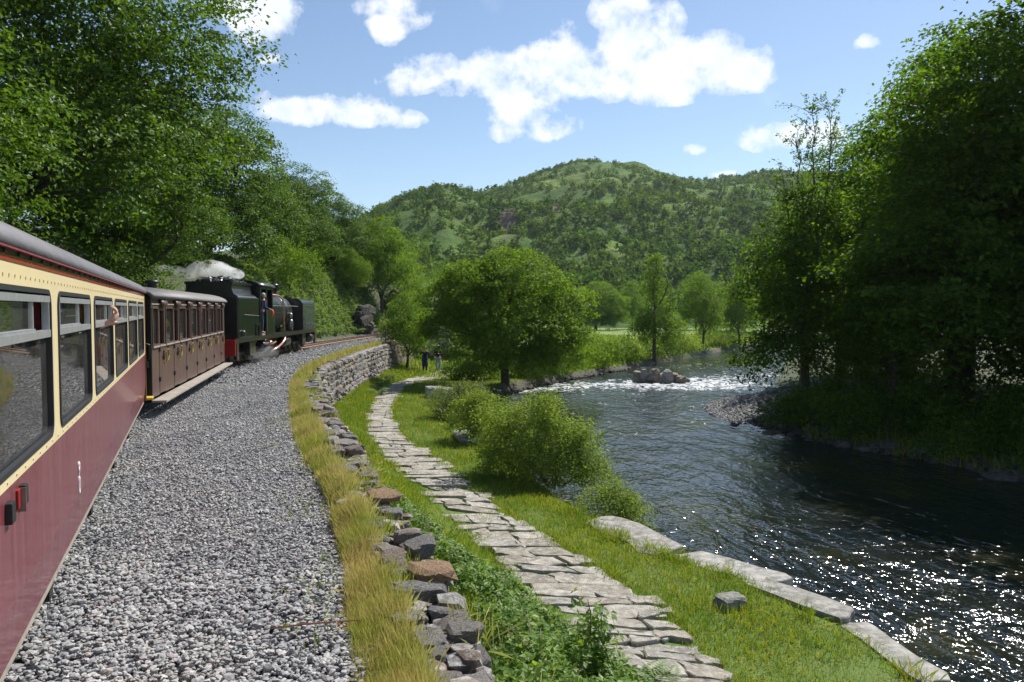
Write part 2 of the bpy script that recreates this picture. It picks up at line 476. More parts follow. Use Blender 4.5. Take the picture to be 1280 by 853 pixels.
# ------------------------------------------------------------------ object helpers
def thing(name, label=None, cat=None, loc=(0, 0, 0), rotz=0.0, group=None, kind=None):
    o = bpy.data.objects.new(name, None)
    COL.objects.link(o)
    o.location = loc
    o.rotation_euler = (0, 0, rotz)
    o.empty_display_size = .2
    tag(o, label, cat, group, kind)
    return o


def tag(o, label=None, cat=None, group=None, kind=None):
    if label:
        o['label'] = label
    if cat:
        o['category'] = cat
    if group:
        o['group'] = group
    if kind:
        o['kind'] = kind
    return o


def link(name, me, parent=None, loc=None, rot=None, scale=None):
    o = bpy.data.objects.new(name, me)
    COL.objects.link(o)
    if parent is not None:
        o.parent = parent
    if loc is not None:
        o.location = loc
    if rot is not None:
        o.rotation_euler = rot
    if scale is not None:
        o.scale = scale
    return o


def np_mesh(name, V, F, mats, midx=None, smooth=False, attr=None):
    """V (n,3), F (m,k) with all faces of k corners"""
    me = bpy.data.meshes.new(name)
    V = np.asarray(V, dtype=np.float32)
    F = np.asarray(F, dtype=np.int32)
    k = F.shape[1]
    me.vertices.add(len(V))
    me.vertices.foreach_set('co', V.ravel())
    me.loops.add(F.size)
    me.loops.foreach_set('vertex_index', F.ravel())
    me.polygons.add(len(F))
    me.polygons.foreach_set('loop_start', np.arange(0, F.size, k, dtype=np.int32))
    me.polygons.foreach_set('loop_total', np.full(len(F), k, dtype=np.int32))
    for mt in (mats if isinstance(mats, (list, tuple)) else [mats]):
        me.materials.append(mt)
    if midx is not None:
        me.polygons.foreach_set('material_index', np.asarray(midx, dtype=np.int32))
    me.polygons.foreach_set('use_smooth', np.full(len(F), smooth))
    if attr:
        for an, av in attr.items():
            a = me.attributes.new(an, 'FLOAT', 'POINT')
            a.data.foreach_set('value', np.asarray(av, dtype=np.float32))
    me.update(calc_edges=True)
    return me


class MB:
    """collects faces of any size and builds them as one mesh object"""
    def __init__(self):
        self.v, self.f, self.mi, self.sm = [], [], [], []
        self.cur = 0
        self.smooth = False

    def add(self, vs, fs):
        o = len(self.v)
        self.v.extend([tuple(p) for p in vs])
        for f in fs:
            self.f.append([o + i for i in f])
            self.mi.append(self.cur)
            self.sm.append(self.smooth)
        return self

    def box(self, x0, x1, y0, y1, z0, z1, bev=0.0):
        if bev <= 0:
            vs = [(x, y, z) for x in (x0, x1) for y in (y0, y1) for z in (z0, z1)]
            fs = [(0, 1, 3, 2), (4, 6, 7, 5), (0, 4, 5, 1), (2, 3, 7, 6), (0, 2, 6, 4), (1, 5, 7, 3)]
            return self.add(vs, fs)
        bm = bmesh.new()
        bmesh.ops.create_cube(bm, size=1.0)
        for v in bm.verts:
            v.co = Vector(((x0 + x1) / 2 + v.co.x * (x1 - x0), (y0 + y1) / 2 + v.co.y * (y1 - y0), (z0 + z1) / 2 + v.co.z * (z1 - z0)))
        bmesh.ops.bevel(bm, geom=list(bm.edges), offset=bev, segments=2, affect='EDGES', profile=.6)
        bm.verts.index_update()
        self.add([v.co[:] for v in bm.verts], [[v.index for v in f.verts] for f in bm.faces])
        bm.free()
        return self

    def tube(self, pts, rad, n=8, cap=True):
        pts = [Vector(p) for p in pts]
        if not isinstance(rad, (list, tuple, np.ndarray)):
            rad = [rad] * len(pts)
        vs, fs = [], []
        ref = None
        for i, p in enumerate(pts):
            a = pts[max(i - 1, 0)]
            b = pts[min(i + 1, len(pts) - 1)]
            d = (b - a).normalized()
            if ref is None:
                ref = Vector((0, 0, 1)) if abs(d.z) < .9 else Vector((1, 0, 0))
            u = d.cross(ref).normalized()
            w = u.cross(d).normalized()
            ref = w
            for k in range(n):
                t = 2 * math.pi * k / n
                vs.append(p + (u * math.cos(t) + w * math.sin(t)) * rad[i])
        for i in range(len(pts) - 1):
            for k in range(n):
                k2 = (k + 1) % n
                fs.append((i * n + k, i * n + k2, (i + 1) * n + k2, (i + 1) * n + k))
        if cap:
            fs.append(list(range(n))[::-1])
            fs.append([(len(pts) - 1) * n + k for k in range(n)])
        return self.add(vs, fs)

    def lathe(self, prof, n=20, origin=(0, 0, 0), axis='Z'):
        """prof: list of (r, h) along the axis"""
        vs, fs = [], []
        ox, oy, oz = origin
        for (r, h) in prof:
            for k in range(n):
                t = 2 * math.pi * k / n
                a, b = r * math.cos(t), r * math.sin(t)
                if axis == 'Z':
                    vs.append((ox + a, oy + b, oz + h))
                elif axis == 'Y':
                    vs.append((ox + a, oy + h, oz + b))
                else:
                    vs.append((ox + h, oy + a, oz + b))
        for i in range(len(prof) - 1):
            for k in range(n):
                k2 = (k + 1) % n
                fs.append((i * n + k, i * n + k2, (i + 1) * n + k2, (i + 1) * n + k))
        fs.append(list(range(n)))
        fs.append([(len(prof) - 1) * n + k for k in range(n)])
        return self.add(vs, fs)

    def extrude_y(self, prof, y0, y1, close=True):
        """prof: closed outline of (x, z)"""
        n = len(prof)
        vs = [(x, y0, z) for x, z in prof] + [(x, y1, z) for x, z in prof]
        fs = [(i, (i + 1) % n, n + (i + 1) % n, n + i) for i in range(n)]
        if close:
            fs += [list(range(n))[::-1], [n + i for i in range(n)]]
        return self.add(vs, fs)

    def extrude_x(self, prof, x0, x1):
        n = len(prof)
        vs = [(x0, y, z) for y, z in prof] + [(x1, y, z) for y, z in prof]
        fs = [(i, (i + 1) % n, n + (i + 1) % n, n + i) for i in range(n)]
        fs += [list(range(n))[::-1], [n + i for i in range(n)]]
        return self.add(vs, fs)

    def mesh(self, name, mats, recalc=True):
        me = bpy.data.meshes.new(name)
        me.from_pydata(self.v, [], self.f)
        for mt in (mats if isinstance(mats, (list, tuple)) else [mats]):
            me.materials.append(mt)
        me.polygons.foreach_set('material_index', self.mi)
        me.polygons.foreach_set('use_smooth', self.sm)
        if recalc:
            bm = bmesh.new()
            bm.from_mesh(me)
            bmesh.ops.recalc_face_normals(bm, faces=bm.faces)
            bm.to_mesh(me)
            bm.free()
        me.update()
        return me

    def build(self, name, mats, parent=None, **kw):
        return link(name, self.mesh(name, mats), parent, **kw)


def curve(pts):
    """smooth single valued curve x(y) through (y, x) points"""
    P = np.array(sorted(pts), dtype=float)
    y, x = P[:, 0], P[:, 1]
    h = np.diff(y)
    d = np.diff(x) / h
    m = np.zeros(len(y))
    m[0], m[-1] = d[0], d[-1]
    m[1:-1] = (d[:-1] * h[1:] + d[1:] * h[:-1]) / (h[:-1] + h[1:])

    def f(q):
        q = np.asarray(q, dtype=float)
        qc = np.clip(q, y[0], y[-1])
        i = np.clip(np.searchsorted(y, qc) - 1, 0, len(h) - 1)
        t = (qc - y[i]) / h[i]
        t2, t3 = t * t, t * t * t
        return ((2 * t3 - 3 * t2 + 1) * x[i] + (t3 - 2 * t2 + t) * h[i] * m[i] + (-2 * t3 + 3 * t2) * x[i + 1] + (t3 - t2) * h[i] * m[i + 1])
    return f


# ------------------------------------------------------------------ plan of the place (x as a function of the distance y)
X_TRACK = curve([(-14, 3.8), (-8.1, 1.32), (-.73, -1.75), (6, -4.62), (14.3, -8.05), (20.5, -9.85), (25.9, -10.85), (34, -11.5), (41.5, -11.72), (50, -11.45), (64, -10.3), (80, -7.6), (110, 0)])
X_BALL = curve([(-14, 7.0), (-4, 2.2), (1, .25), (4.5, -1.0), (6.7, -1.57), (9.9, -2.6), (12.1, -3.45), (18.5, -5.45), (22.5, -6.6), (28, -7.85), (36, -8.75), (48, -9.1), (64, -8.2), (80, -5.4), (110, 2)])
X_WALL = curve([(-14, 9.0), (-4, 4.0), (1, .75), (4.5, -.33), (6.3, -.84), (7.36, -1.18), (8.6, -1.60), (10.6, -2.24), (14.1, -3.35), (21.5, -5.65), (27.8, -6.95), (36, -7.72), (48, -8.05), (64, -6.9), (80, -4), (110, 4)])
X_PL = curve([(-14, 11), (-4, 5), (1, 2.6), (5, 1.6), (8.4, 1.1), (10.8, .32), (14.4, -1.02), (18.4, -2.55), (25.6, -4.85), (30, -5.7), (34.5, -6.3), (40, -6.9), (44, -6.85), (49, -6.1), (56, -4.6), (64, -3), (80, 1), (110, 10)])
X_PR = curve([(-14, 13), (-4, 7), (1, 4.3), (5, 3.1), (8.4, 2.5), (10.8, 1.98), (13.4, .78), (18.4, -1.12), (25.6, -3.65), (30, -4.6), (34.5, -5.15), (40, -5.6), (44, -5.5), (49, -4.1), (56, -2.6), (64, -1), (80, 3), (110, 12)])
X_RL = curve([(-14, 16), (-4, 9), (1, 6.6), (4, 5.5), (7, 4.95), (8.7, 4.6), (10, 4.4), (10.8, 4.1), (12.1, 3.4), (13.1, 2.55), (14.8, 1.75), (20, .25), (26, -1.1), (35, -1.9), (44, -.6), (51, 2.6), (59.5, 7.6), (77, 17), (90, 25), (110, 37), (130, 52)])
X_RR = curve([(-14, 27), (0, 20), (8, 17.5), (18, 16), (23, 14.2), (27, 12.2), (31, 10.6), (34, 10.1), (38, 10.4), (42, 12.8), (44, 15), (50, 17), (60, 21), (77, 28), (90, 35), (110, 47), (130, 62)])
Z_PATH, Z_WATER = -1.9, -2.7


def wall_base(y):
    return np.interp(y, [-14, 12, 16, 22, 60], [-.75, -.75, -1.0, -1.55, -1.7])


def path_z(y):
    return np.interp(y, [-14, 30, 48, 60, 110], [-1.9, -1.9, -2.1, -2.2, -2.2])


def knots(y):
    y = float(y)
    xt, xb, xw, xl, xr, re_, rr = (float(c(y)) for c in (X_TRACK, X_BALL, X_WALL, X_PL, X_PR, X_RL, X_RR))
    pz = float(path_z(y))
    bz = float(wall_base(y))
    k = [(xt - 140, 22, 0), (xt - 40, 10, 0), (xt - 14, 6.2, 0), (xt - 5.4, 4.2, 0), (xt - 2.9, .15, 0), (xt - 2.2, -.06, 1),
         (xb, -.06, 2), (xw - .25, -.06, 3), (xw + .25, bz, 3), (xl, pz - .06, 4), (xr, pz - .06, 3), (re_, pz - .12, 5),
         (re_ + .45, Z_WATER - .1, 5), (re_ + 1.8, -3.2, 5), (rr - 1.8, -3.1, 5), (rr, Z_WATER - .05, 5), (rr + 2.2, -2.15, 6), (rr + 30, -.8, 6), (rr + 140, 9, 6), (rr + 141, 9, 6)]
    return k


def ground_z(x, y):
    k = knots(y)
    return float(np.interp(x, [a[0] for a in k], [a[1] for a in k]))


# ground sheet ------------------------------------------------------
def build_ground():
    ys = list(np.arange(-14, 30, .5)) + list(np.arange(30, 70, 1.0)) + list(np.arange(70, 131, 3.0))
    sub = [6, 8, 6, 5, 2, 6, 3, 2, 4, 3, 5, 2, 3, 4, 3, 4, 10, 6, 1]
    V, F, MI = [], [], []
    ncol = sum(sub) + 1
    rs = np.random.RandomState(3)
    for y in ys:
        k = knots(y)
        row = []
        for i in range(len(k) - 1):
            for j in range(sub[i]):
                t = j / sub[i]
                x = k[i][0] + (k[i + 1][0] - k[i][0]) * t
                z = k[i][1] + (k[i + 1][1] - k[i][1]) * t
                if j > 0 and i not in (5, 7):
                    amp = {0: 1.5, 1: 1.2, 2: .8, 3: .5, 16: .5, 17: 1.5}.get(i, .012)
                    z += amp * mnoise.noise(Vector((x * .35, y * .35, 3.1)))
                row.append((x, y, z))
        row.append((k[-1][0], y, k[-1][1]))
        V.extend(row)
    # far rows go on to the horizon
    last = np.array(V[-ncol:])
    for y, zz, sp in ((160, -2.2, 1.3), (260, -2.4, 2.0), (600, -2.6, 5.0), (1500, -4, 14.0), (4500, -8, 45.0)):
        xs = np.linspace(-170 * sp, 240 * sp, ncol)
        for x in xs:
            V.append((x, y, zz))
    nrow = len(ys) + 5
    segs = []
    segm = [0, 0, 0, 0, 0, 1, 2, 3, 4, 4, 4, 5, 5, 5, 5, 6, 6, 6, 6]
    for i, s in enumerate(sub):
        segs += [segm[i]] * s
    for r in range(nrow - 1):
        for c in range(ncol - 1):
            a = r * ncol + c
            F.append((a, a + 1, a + ncol + 1, a + ncol))
            if r >= len(ys) - 1:
                MI.append(7)
            elif ys[r] > 62 and segs[c] in (2, 3, 4):
                MI.append(7)
            else:
                MI.append(segs[c])
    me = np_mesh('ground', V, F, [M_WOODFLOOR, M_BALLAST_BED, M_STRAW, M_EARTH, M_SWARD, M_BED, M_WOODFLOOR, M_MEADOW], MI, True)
    o = link('ground', me)
    tag(o, kind='structure')


build_ground()


# river ------------------------------------------------------------
def build_river():
    ys = np.concatenate([np.arange(-14, 4, .5), np.arange(4, 30, .18), np.arange(30, 70, .3), np.arange(70, 128, 1.0)])
    nx = 110
    V, foam, chop = [], [], []
    rock = np.array([9.8, 50.5])
    for y in ys:
        x0, x1 = float(X_RL(y)) + .1, float(X_RR(y)) + .6
        for i in range(nx + 1):
            x = x0 + (x1 - x0) * i / nx
            w = mnoise.noise(Vector((x * .9 + y * .3, y * .55 - x * .2, 0)))
            w2 = mnoise.noise(Vector((x * 2.3, y * 1.5, 5)))
            rough = 1.0 + 1.6 * math.exp(-((y - 54) / 9.0) ** 2)
            z = Z_WATER + .035 * w * rough + .014 * w2 * rough
            V.append((x, y, z))
            t = (x - x0) / (x1 - x0)
            f = .60 * math.exp(-((y - (47 + 10 * t)) / 4.6) ** 2) * (1.1 - .4 * t) + .22 * math.exp(-((y - 40) / 9) ** 2) + .12 * math.exp(-((y - 26) / 9) ** 2)
            f += .62 * math.exp(-(((x - rock[0] - 1.0) / 3.0) ** 2 + ((y - rock[1] + 2.0) / 2.6) ** 2))
            f += .55 * math.exp(-(((x - 14.5) / 2.4) ** 2 + ((y - 49) / 3.5) ** 2))
            f += .30 * math.exp(-((y - 66) / 8.0) ** 2)
            foam.append(min(f, .75))
            chop.append(.50 + .95 / (1 + math.exp((y - 17.5 + .25 * x) / 1.6)) + .35 * math.exp(-((y - 52) / 7) ** 2))
    n = nx + 1
    r, c = np.meshgrid(np.arange(len(ys) - 1), np.arange(nx), indexing='ij')
    a = (r * n + c).ravel()
    F = np.stack([a, a + 1, a + n + 1, a + n], 1)
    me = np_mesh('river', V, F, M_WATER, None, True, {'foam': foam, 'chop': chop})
    tag(link('river', me), kind='structure')


build_river()


# hill -------------------------------------------------------------
RIDGE = [(-900, 345), (-300, 330), (200, 322), (380, 300), (440, 284), (480, 258), (515, 243), (560, 235), (600, 241), (640, 231), (680, 217), (720, 208), (760, 209),
         (800, 214), (830, 222), (870, 226), (910, 222), (950, 220), (1050, 224), (1280, 240), (1600, 290), (2400, 340)]
RX = np.array([p[0] for p in RIDGE], float)
RY = np.array([p[1] for p in RIDGE], float)
RD = np.interp(RX, [-900, 440, 560, 620, 740, 900, 2400], [600, 470, 500, 560, 680, 740, 760])


def hill_params(az):
    px = 640 + FPX * np.tan(az)
    y = np.interp(px, RX, RY)
    rr = np.interp(px, RX, RD)
    H = (386 - y) / np.hypot(FPX, px - 640) * rr + HC + 2.5
    return H, rr


def hill_z(az, r):
    H, rr = hill_params(az)
    r0 = 175.0
    t = (r - r0) / (rr - r0)
    x, y = math.sin(az) * r, math.cos(az) * r
    if t <= 0:
        return -3.0 + t * 3
    if t <= 1:
        s = .62 * t + .38 * (t * t * (3 - 2 * t))
    else:
        s = 1 - .55 * (t - 1) ** 1.5
    n = mnoise.fractal(Vector((x * .011, y * .011, 1.7)), 1.0, 2.1, 5)
    n2 = abs(mnoise.fractal(Vector((x * .022, y * .03, 9.2)), 1.0, 2.1, 4))
    env = min(1, t * 4) * (1.0 if t > 1 else max(.12, min(1, (1 - t) * 3)))
    return -2.6 + H * s + env * (11 * n - 9 * n2 + 2.5)


def build_hill():
    na, nr = 300, 130
    azs = np.radians(np.linspace(-52, 62, na))
    rs = np.concatenate([np.linspace(165, 780, 110), np.linspace(790, 1300, nr - 110)])
    V, scree = [], []
    for r in rs:
        for a in azs:
            V.append((math.sin(a) * r, math.cos(a) * r, hill_z(a, r)))
            px = 640 + FPX * math.tan(a)
            t = (r - 175) / 400
            s = max(math.exp(-((px - 632) / 22) ** 2 - ((r - 345) / 40) ** 2), .95 * math.exp(-((px - 690) / 26) ** 2 - ((r - 385) / 40) ** 2),
                    .9 * math.exp(-((px - 800) / 30) ** 2 - ((r - 265) / 25) ** 2))
            scree.append(s)
    r, c = np.meshgrid(np.arange(len(rs) - 1), np.arange(na - 1), indexing='ij')
    a = (r * na + c).ravel()
    F = np.stack([a, a + 1, a + na + 1, a + na], 1)
    me = np_mesh('hill', V, F, M_HILL, None, True, {'scree': scree})
    tag(link('hill', me), kind='structure')


build_hill()


# ------------------------------------------------------------------ foliage generators
def unit(a):
    return a / np.maximum(np.linalg.norm(a, axis=1, keepdims=True), 1e-9)


def leaf_quads(P, Nn, L, Wd, rs, fold=.15):
    """one folded diamond leaf per position"""
    n = len(P)
    rnd = unit(rs.normal(size=(n, 3)))
    T = unit(np.cross(Nn, rnd))
    B = np.cross(Nn, T)
    L = np.asarray(L).reshape(-1, 1) * np.ones((n, 1))
    Wd = np.asarray(Wd).reshape(-1, 1) * np.ones((n, 1))
    V = np.empty((n, 4, 3))
    V[:, 0] = P - T * L * .5
    V[:, 1] = P + B * Wd * .5 + Nn * L * fold - T * L * .05
    V[:, 2] = P + T * L * .5
    V[:, 3] = P - B * Wd * .5 + Nn * L * fold - T * L * .05
    F = np.arange(n * 4).reshape(n, 4)
    return V.reshape(-1, 3), F


def crown_points(rs, lobes, n_clumps, per, clump_r, flat=.5, shell=.75, low=-.35, up=.7, jit=.9):
    lobes = np.array(lobes, float)
    area = (lobes[:, 3] * lobes[:, 4] + lobes[:, 4] * lobes[:, 5] + lobes[:, 3] * lobes[:, 5])
    pick = rs.choice(len(lobes), n_clumps, p=area / area.sum())
    d = unit(rs.normal(size=(n_clumps, 3)))
    flip = (d[:, 2] < low) & (rs.rand(n_clumps) < .75)
    d[flip, 2] *= -1
    rad = np.where(rs.rand(n_clumps) < shell, rs.uniform(.82, 1.04, n_clumps), rs.uniform(.35, .85, n_clumps))
    C = lobes[pick, :3] + d * lobes[pick, 3:6] * rad[:, None]
    # the crown's outline is uneven: noise pushes whole regions in and out
    k = np.array([mnoise.noise(Vector(c * .45)) + .6 * mnoise.noise(Vector(c * 1.1 + 7)) for c in C])
    C = C + d * (k * .34)[:, None] * lobes[pick, 3:6]
    cr = clump_r * rs.uniform(.6, 1.35, n_clumps)
    npc = np.maximum(3, (per * (cr / clump_r) ** 1.5).astype(int))
    idx = np.repeat(np.arange(n_clumps), npc)
    off = rs.normal(size=(len(idx), 3)) * np.array([1, 1, flat]) * .55
    # each clump is a sheet-like spray tilted outwards
    P = C[idx] + off * cr[idx, None]
    P[:, 2] -= (off[:, 0] ** 2 + off[:, 1] ** 2) * cr[idx] * .25
    Nn = unit(d[idx] * .55 + np.array([0, 0, up]) + rs.normal(size=(len(idx), 3)) * jit * .6)
    return C, P, Nn


def limb(mb, a, b, r0, r1, rs, bend=.12, n=6, seg=5):
    a, b = np.array(a, float), np.array(b, float)
    L = np.linalg.norm(b - a)
    pts, rad = [], []
    o1 = rs.normal(size=3) * L * bend
    o1[2] = abs(o1[2]) * .6
    for i in range(seg + 1):
        t = i / seg
        p = a + (b - a) * t + o1 * math.sin(math.pi * t) + rs.normal(size=3) * L * .012
        pts.append(p)
        rad.append(r0 + (r1 - r0) * t ** .8)
    mb.tube(pts, rad, n)
    return pts


def make_tree(name, seed, lobes, trunk, n_clumps, per, clump_r, leaf, leaf_m, n_twigs=60, bark=None, **kw):
    """returns (trunk mesh, crown mesh). trunk = (x, y, height of fork, radius)"""
    rs = np.random.RandomState(seed)
    C, P, Nn = crown_points(rs, lobes, n_clumps, per, clump_r, **kw)
    L = leaf * rs.uniform(.65, 1.3, len(P))
    V, F = leaf_quads(P, Nn, L, L * rs.uniform(.5, .75, len(P)), rs)
    crown = np_mesh(name + '_crown', V, F, leaf_m)
    mb = MB()
    mb.smooth = True
    tx, ty, th, tr = trunk
    base = np.array([tx, ty, -.25])
    fork = np.array([tx + rs.uniform(-.1, .1) * th, ty + rs.uniform(-.1, .1) * th, th])
    pts = [base, base + (fork - base) * .06, base + (fork - base) * .2, base + (fork - base) * .6, fork]
    mb.tube(pts, [tr * 1.7, tr * 1.2, tr, tr * .88, tr * .8], 10)
    for lo in lobes:
        c = np.array(lo[:3])
        st = fork if rs.rand() < .6 else base + (fork - base) * rs.uniform(.65, 1.0)
        path = limb(mb, st, c, tr * .55, tr * .14, rs, .10, 7, 6)
        near = np.argsort(np.linalg.norm(C - c, axis=1))[: max(4, n_twigs // len(lobes) * 2)]
        for q in rs.choice(near, min(len(near), n_twigs // len(lobes)), replace=False):
            s = path[rs.randint(2, len(path))]
            limb(mb, s, C[q], tr * .14, tr * .03, rs, .08, 4, 3)
    return mb.mesh(name + '_trunk', bark or M_BARK, recalc=False), crown


def place_tree(name, meshes, loc, label, cat='tree', rotz=0.0, scale=1.0, group=None, crown_name='crown', trunk_name='trunk'):
    t = thing(name, label, cat, loc, rotz, group)
    t.scale = (scale,) * 3 if not isinstance(scale, tuple) else scale
    link(trunk_name, meshes[0], t)
    link(crown_name, meshes[1], t)
    return t


# ------------------------------------------------------------------ rocks
def ico(sub):
    bm = bmesh.new()
    bmesh.ops.create_icosphere(bm, subdivisions=sub, radius=1.0)
    bm.verts.index_update()
    V = np.array([v.co[:] for v in bm.verts])
    F = np.array([[v.index for v in f.verts] for f in bm.faces])
    bm.free()
    return V, F


ICO1, ICO2, ICO3 = ico(1), ico(2), ico(3)


def rock_shape(rs, base, planes=9, sharp=.0, rough=.04):
    """a lump cut by random planes: flat faces and hard edges like split stone"""
    V, F = base
    V = V.copy()
    nrm = unit(rs.normal(size=(planes, 3)))
    ax = np.eye(3)
    nrm = np.vstack([nrm, ax + rs.normal(size=(3, 3)) * .12, -ax + rs.normal(size=(3, 3)) * .12])
    nrm = unit(nrm)
    dist = np.concatenate([rs.uniform(.72, 1.0, planes), rs.uniform(.55, .75, 6)])
    s = np.full(len(V), 10.0)
    for n_, d_ in zip(nrm, dist):
        dot = V @ n_
        k = np.where(dot > 1e-3, d_ / np.maximum(dot, 1e-3), 10.0)
        s = np.minimum(s, k)
    V = V * np.minimum(s, 1.25)[:, None]
    V = V / np.abs(V).max(axis=0)
    V += rs.normal(size=V.shape) * rough * .5
    return V, F


def rock_mesh(name, seed, sub=ICO1, material=None, planes=9, rough=.03):
    rs = np.random.RandomState(seed)
    V, F = rock_shape(rs, sub, planes, rough=rough)
    return np_mesh(name, V, F, material or M_STONE)


# ------------------------------------------------------------------ railway track
def build_track():
    t = thing('railway_track', 'narrow gauge railway track curving away on grey ballast towards the rocky cutting', 'railway track')
    ys = np.arange(-13, 84, .5)
    xs = X_TRACK(ys)
    dx = np.gradient(xs, ys)
    nx_, ny_ = 1 / np.sqrt(1 + dx ** 2), -dx / np.sqrt(1 + dx ** 2)
    prof = [(-.045, .06), (.045, .06), (.012, .085), (.012, .135), (.028, .145), (.028, .17), (-.028, .17), (-.028, .145), (-.012, .135), (-.012, .085)]
    for s in (-.32, .32):
        mb = MB()
        n = len(prof)
        vs = []
        for i in range(len(ys)):
            for (u, z) in prof:
                vs.append((xs[i] + nx_[i] * (s + u), ys[i] + ny_[i] * (s + u), z))
        fs, top = [], []
        for i in range(len(ys) - 1):
            for k in range(n):
                k2 = (k + 1) % n
                (top if k == 5 else fs).append((i * n + k, i * n + k2, (i + 1) * n + k2, (i + 1) * n + k))
        mb.add(vs, fs)
        mb.cur = 1
        o = len(mb.f)
        for f in top:
            mb.f.append(list(f))
            mb.mi.append(1)
            mb.sm.append(False)
        mb.build('rail', [M_RUSTRAIL, M_RAILTOP], t)
    sl = MB().box(-.68, .68, -.11, .11, -.08, .055, .012).mesh('sleeper', M_SLEEPER)
    for y in np.arange(-3, 72, .66):
        x = float(X_TRACK(y))
        d = float(X_TRACK(y + .1)) - x
        link('sleeper', sl, t, (x, y, 0), (0, 0, -math.atan2(d, .1) + RNG.uniform(-.02, .02)))


build_track()


# ------------------------------------------------------------------ ballast
def scatter_stones(name, xy, z, size, base, mats, rs, flat=.65, variants=8):
    n = len(xy)
    bv, bf = base
    VV, FF = [], []
    shapes = [rock_shape(rs, base, 6, rough=.05)[0] for _ in range(variants)]
    pick = rs.randint(0, variants, n)
    a = rs.uniform(0, 2 * math.pi, n)
    b = rs.normal(0, .5, n)
    ca, sa, cb, sb = np.cos(a), np.sin(a), np.cos(b), np.sin(b)
    sc = size[:, None] * np.stack([rs.uniform(.75, 1.35, n), rs.uniform(.7, 1.1, n), rs.uniform(.5, .9, n) * flat * 1.3], 1) * .5
    S = np.array(shapes)[pick] * sc[:, None, :]
    x, y, zz = S[..., 0], S[..., 1], S[..., 2]
    y2 = y * cb[:, None] - zz * sb[:, None]
    z2 = y * sb[:, None] + zz * cb[:, None]
    x3 = x * ca[:, None] - y2 * sa[:, None]
    y3 = x * sa[:, None] + y2 * ca[:, None]
    V = np.stack([x3 + xy[:, 0:1], y3 + xy[:, 1:2], z2 + z[:, None]], -1).reshape(-1, 3)
    F = (np.arange(n)[:, None, None] * len(bv) + bf[None]).reshape(-1, 3)
    return np_mesh(name, V, F, mats)


OCT = (np.array([(1, 0, 0), (-1, 0, 0), (0, 1, 0), (0, -1, 0), (0, 0, 1), (0, 0, -1)], float),
       np.array([(0, 2, 4), (2, 1, 4), (1, 3, 4), (3, 0, 4), (2, 0, 5), (1, 2, 5), (3, 1, 5), (0, 3, 5)]))


def build_ballast():
    rs = np.random.RandomState(11)
    # near, middle and far bands of loose stone
    for (y0, y1, dens, s0, s1, base) in ((2.5, 6.6, 1900, .019, .040, ICO1), (6.6, 22, 760, .026, .047, OCT), (22, 66, 95, .05, .09, OCT)):
        n = int((y1 - y0) * 6.5 * dens)
        y = rs.uniform(y0, y1, n)
        xt, xb = X_TRACK(y), X_BALL(y)
        lo = np.where(y < 40, xt + .45, xt - 2.3)
        x = lo + rs.rand(n) * 6.5
        edge = np.array([mnoise.noise(Vector((a * 1.3, b * 1.3, 0))) for a, b in zip(x, y)]) * .28
        keep = (x < xb + .05 + edge + rs.exponential(.06, n))
        if base is ICO1:
            keep &= (x - xt) > .95
        x, y = x[keep], y[keep]
        z = np.interp(x - X_TRACK(y), [-2.3, -.7, .75, 1.6, 3], [-.05, -.0, .0, -.03, -.05]) + rs.normal(0, .012, len(x)) + .01
        o = link('ballast', scatter_stones('ballast', np.stack([x, y], 1), z, np.clip(rs.lognormal(math.log((s0 + s1) / 2), .32, len(x)), s0 * .6, s1 * 1.7), base, M_BALLAST, rs))
        tag(o, kind='stuff')
        if base is ICO1:
            o['label'] = 'loose grey ballast stones beside the near carriage'


build_ballast()


# ------------------------------------------------------------------ footpath of stone slabs
def jitter_poly(corners, rs, gap, rag):
    """corners (4 xy) -> irregular outline drawn in by the joint"""
    c = np.array(corners)
    ctr = c.mean(0)
    out = []
    for i in range(4):
        a, b = c[i], c[(i + 1) % 4]
        L = np.linalg.norm(b - a)
        for t in ((.09, .36, .66, .91) if L > .45 else (.12, .5, .88)):
            p = a + (b - a) * t
            nrm = np.array([-(b - a)[1], (b - a)[0]]) / max(L, 1e-6)
            p = p + nrm * (gap + rs.normal(0, rag))
            out.append(p)
    return np.array(out), ctr


def slab_mesh(outline, zt, thick, tilt, rs, material):
    n = len(outline)
    c = outline.mean(0)
    def zz(p):
        return zt + (p[0] - c[0]) * tilt[0] + (p[1] - c[1]) * tilt[1]
    ins = c + (outline - c) * (1 - .018 / max(.15, np.abs(outline - c).max()))
    V = [(p[0], p[1], zz(p) - thick) for p in outline] + [(p[0], p[1], zz(p) - .014) for p in outline] + [(p[0], p[1], zz(p) + rs.normal(0, .003)) for p in ins] + [(c[0], c[1], zt + rs.normal(0, .004))]
    V = [(x - c[0], y - c[1], z) for x, y, z in V]
    F = []
    for i in range(n):
        j = (i + 1) % n
        F.append((i, j, n + j, n + i))
        F.append((n + i, n + j, 2 * n + j, 2 * n + i))
        F.append((2 * n + i, 2 * n + j, 3 * n))
    me = bpy.data.meshes.new('paving_slab')
    me.from_pydata(V, [], F)
    me.materials.append(material)
    return me, c


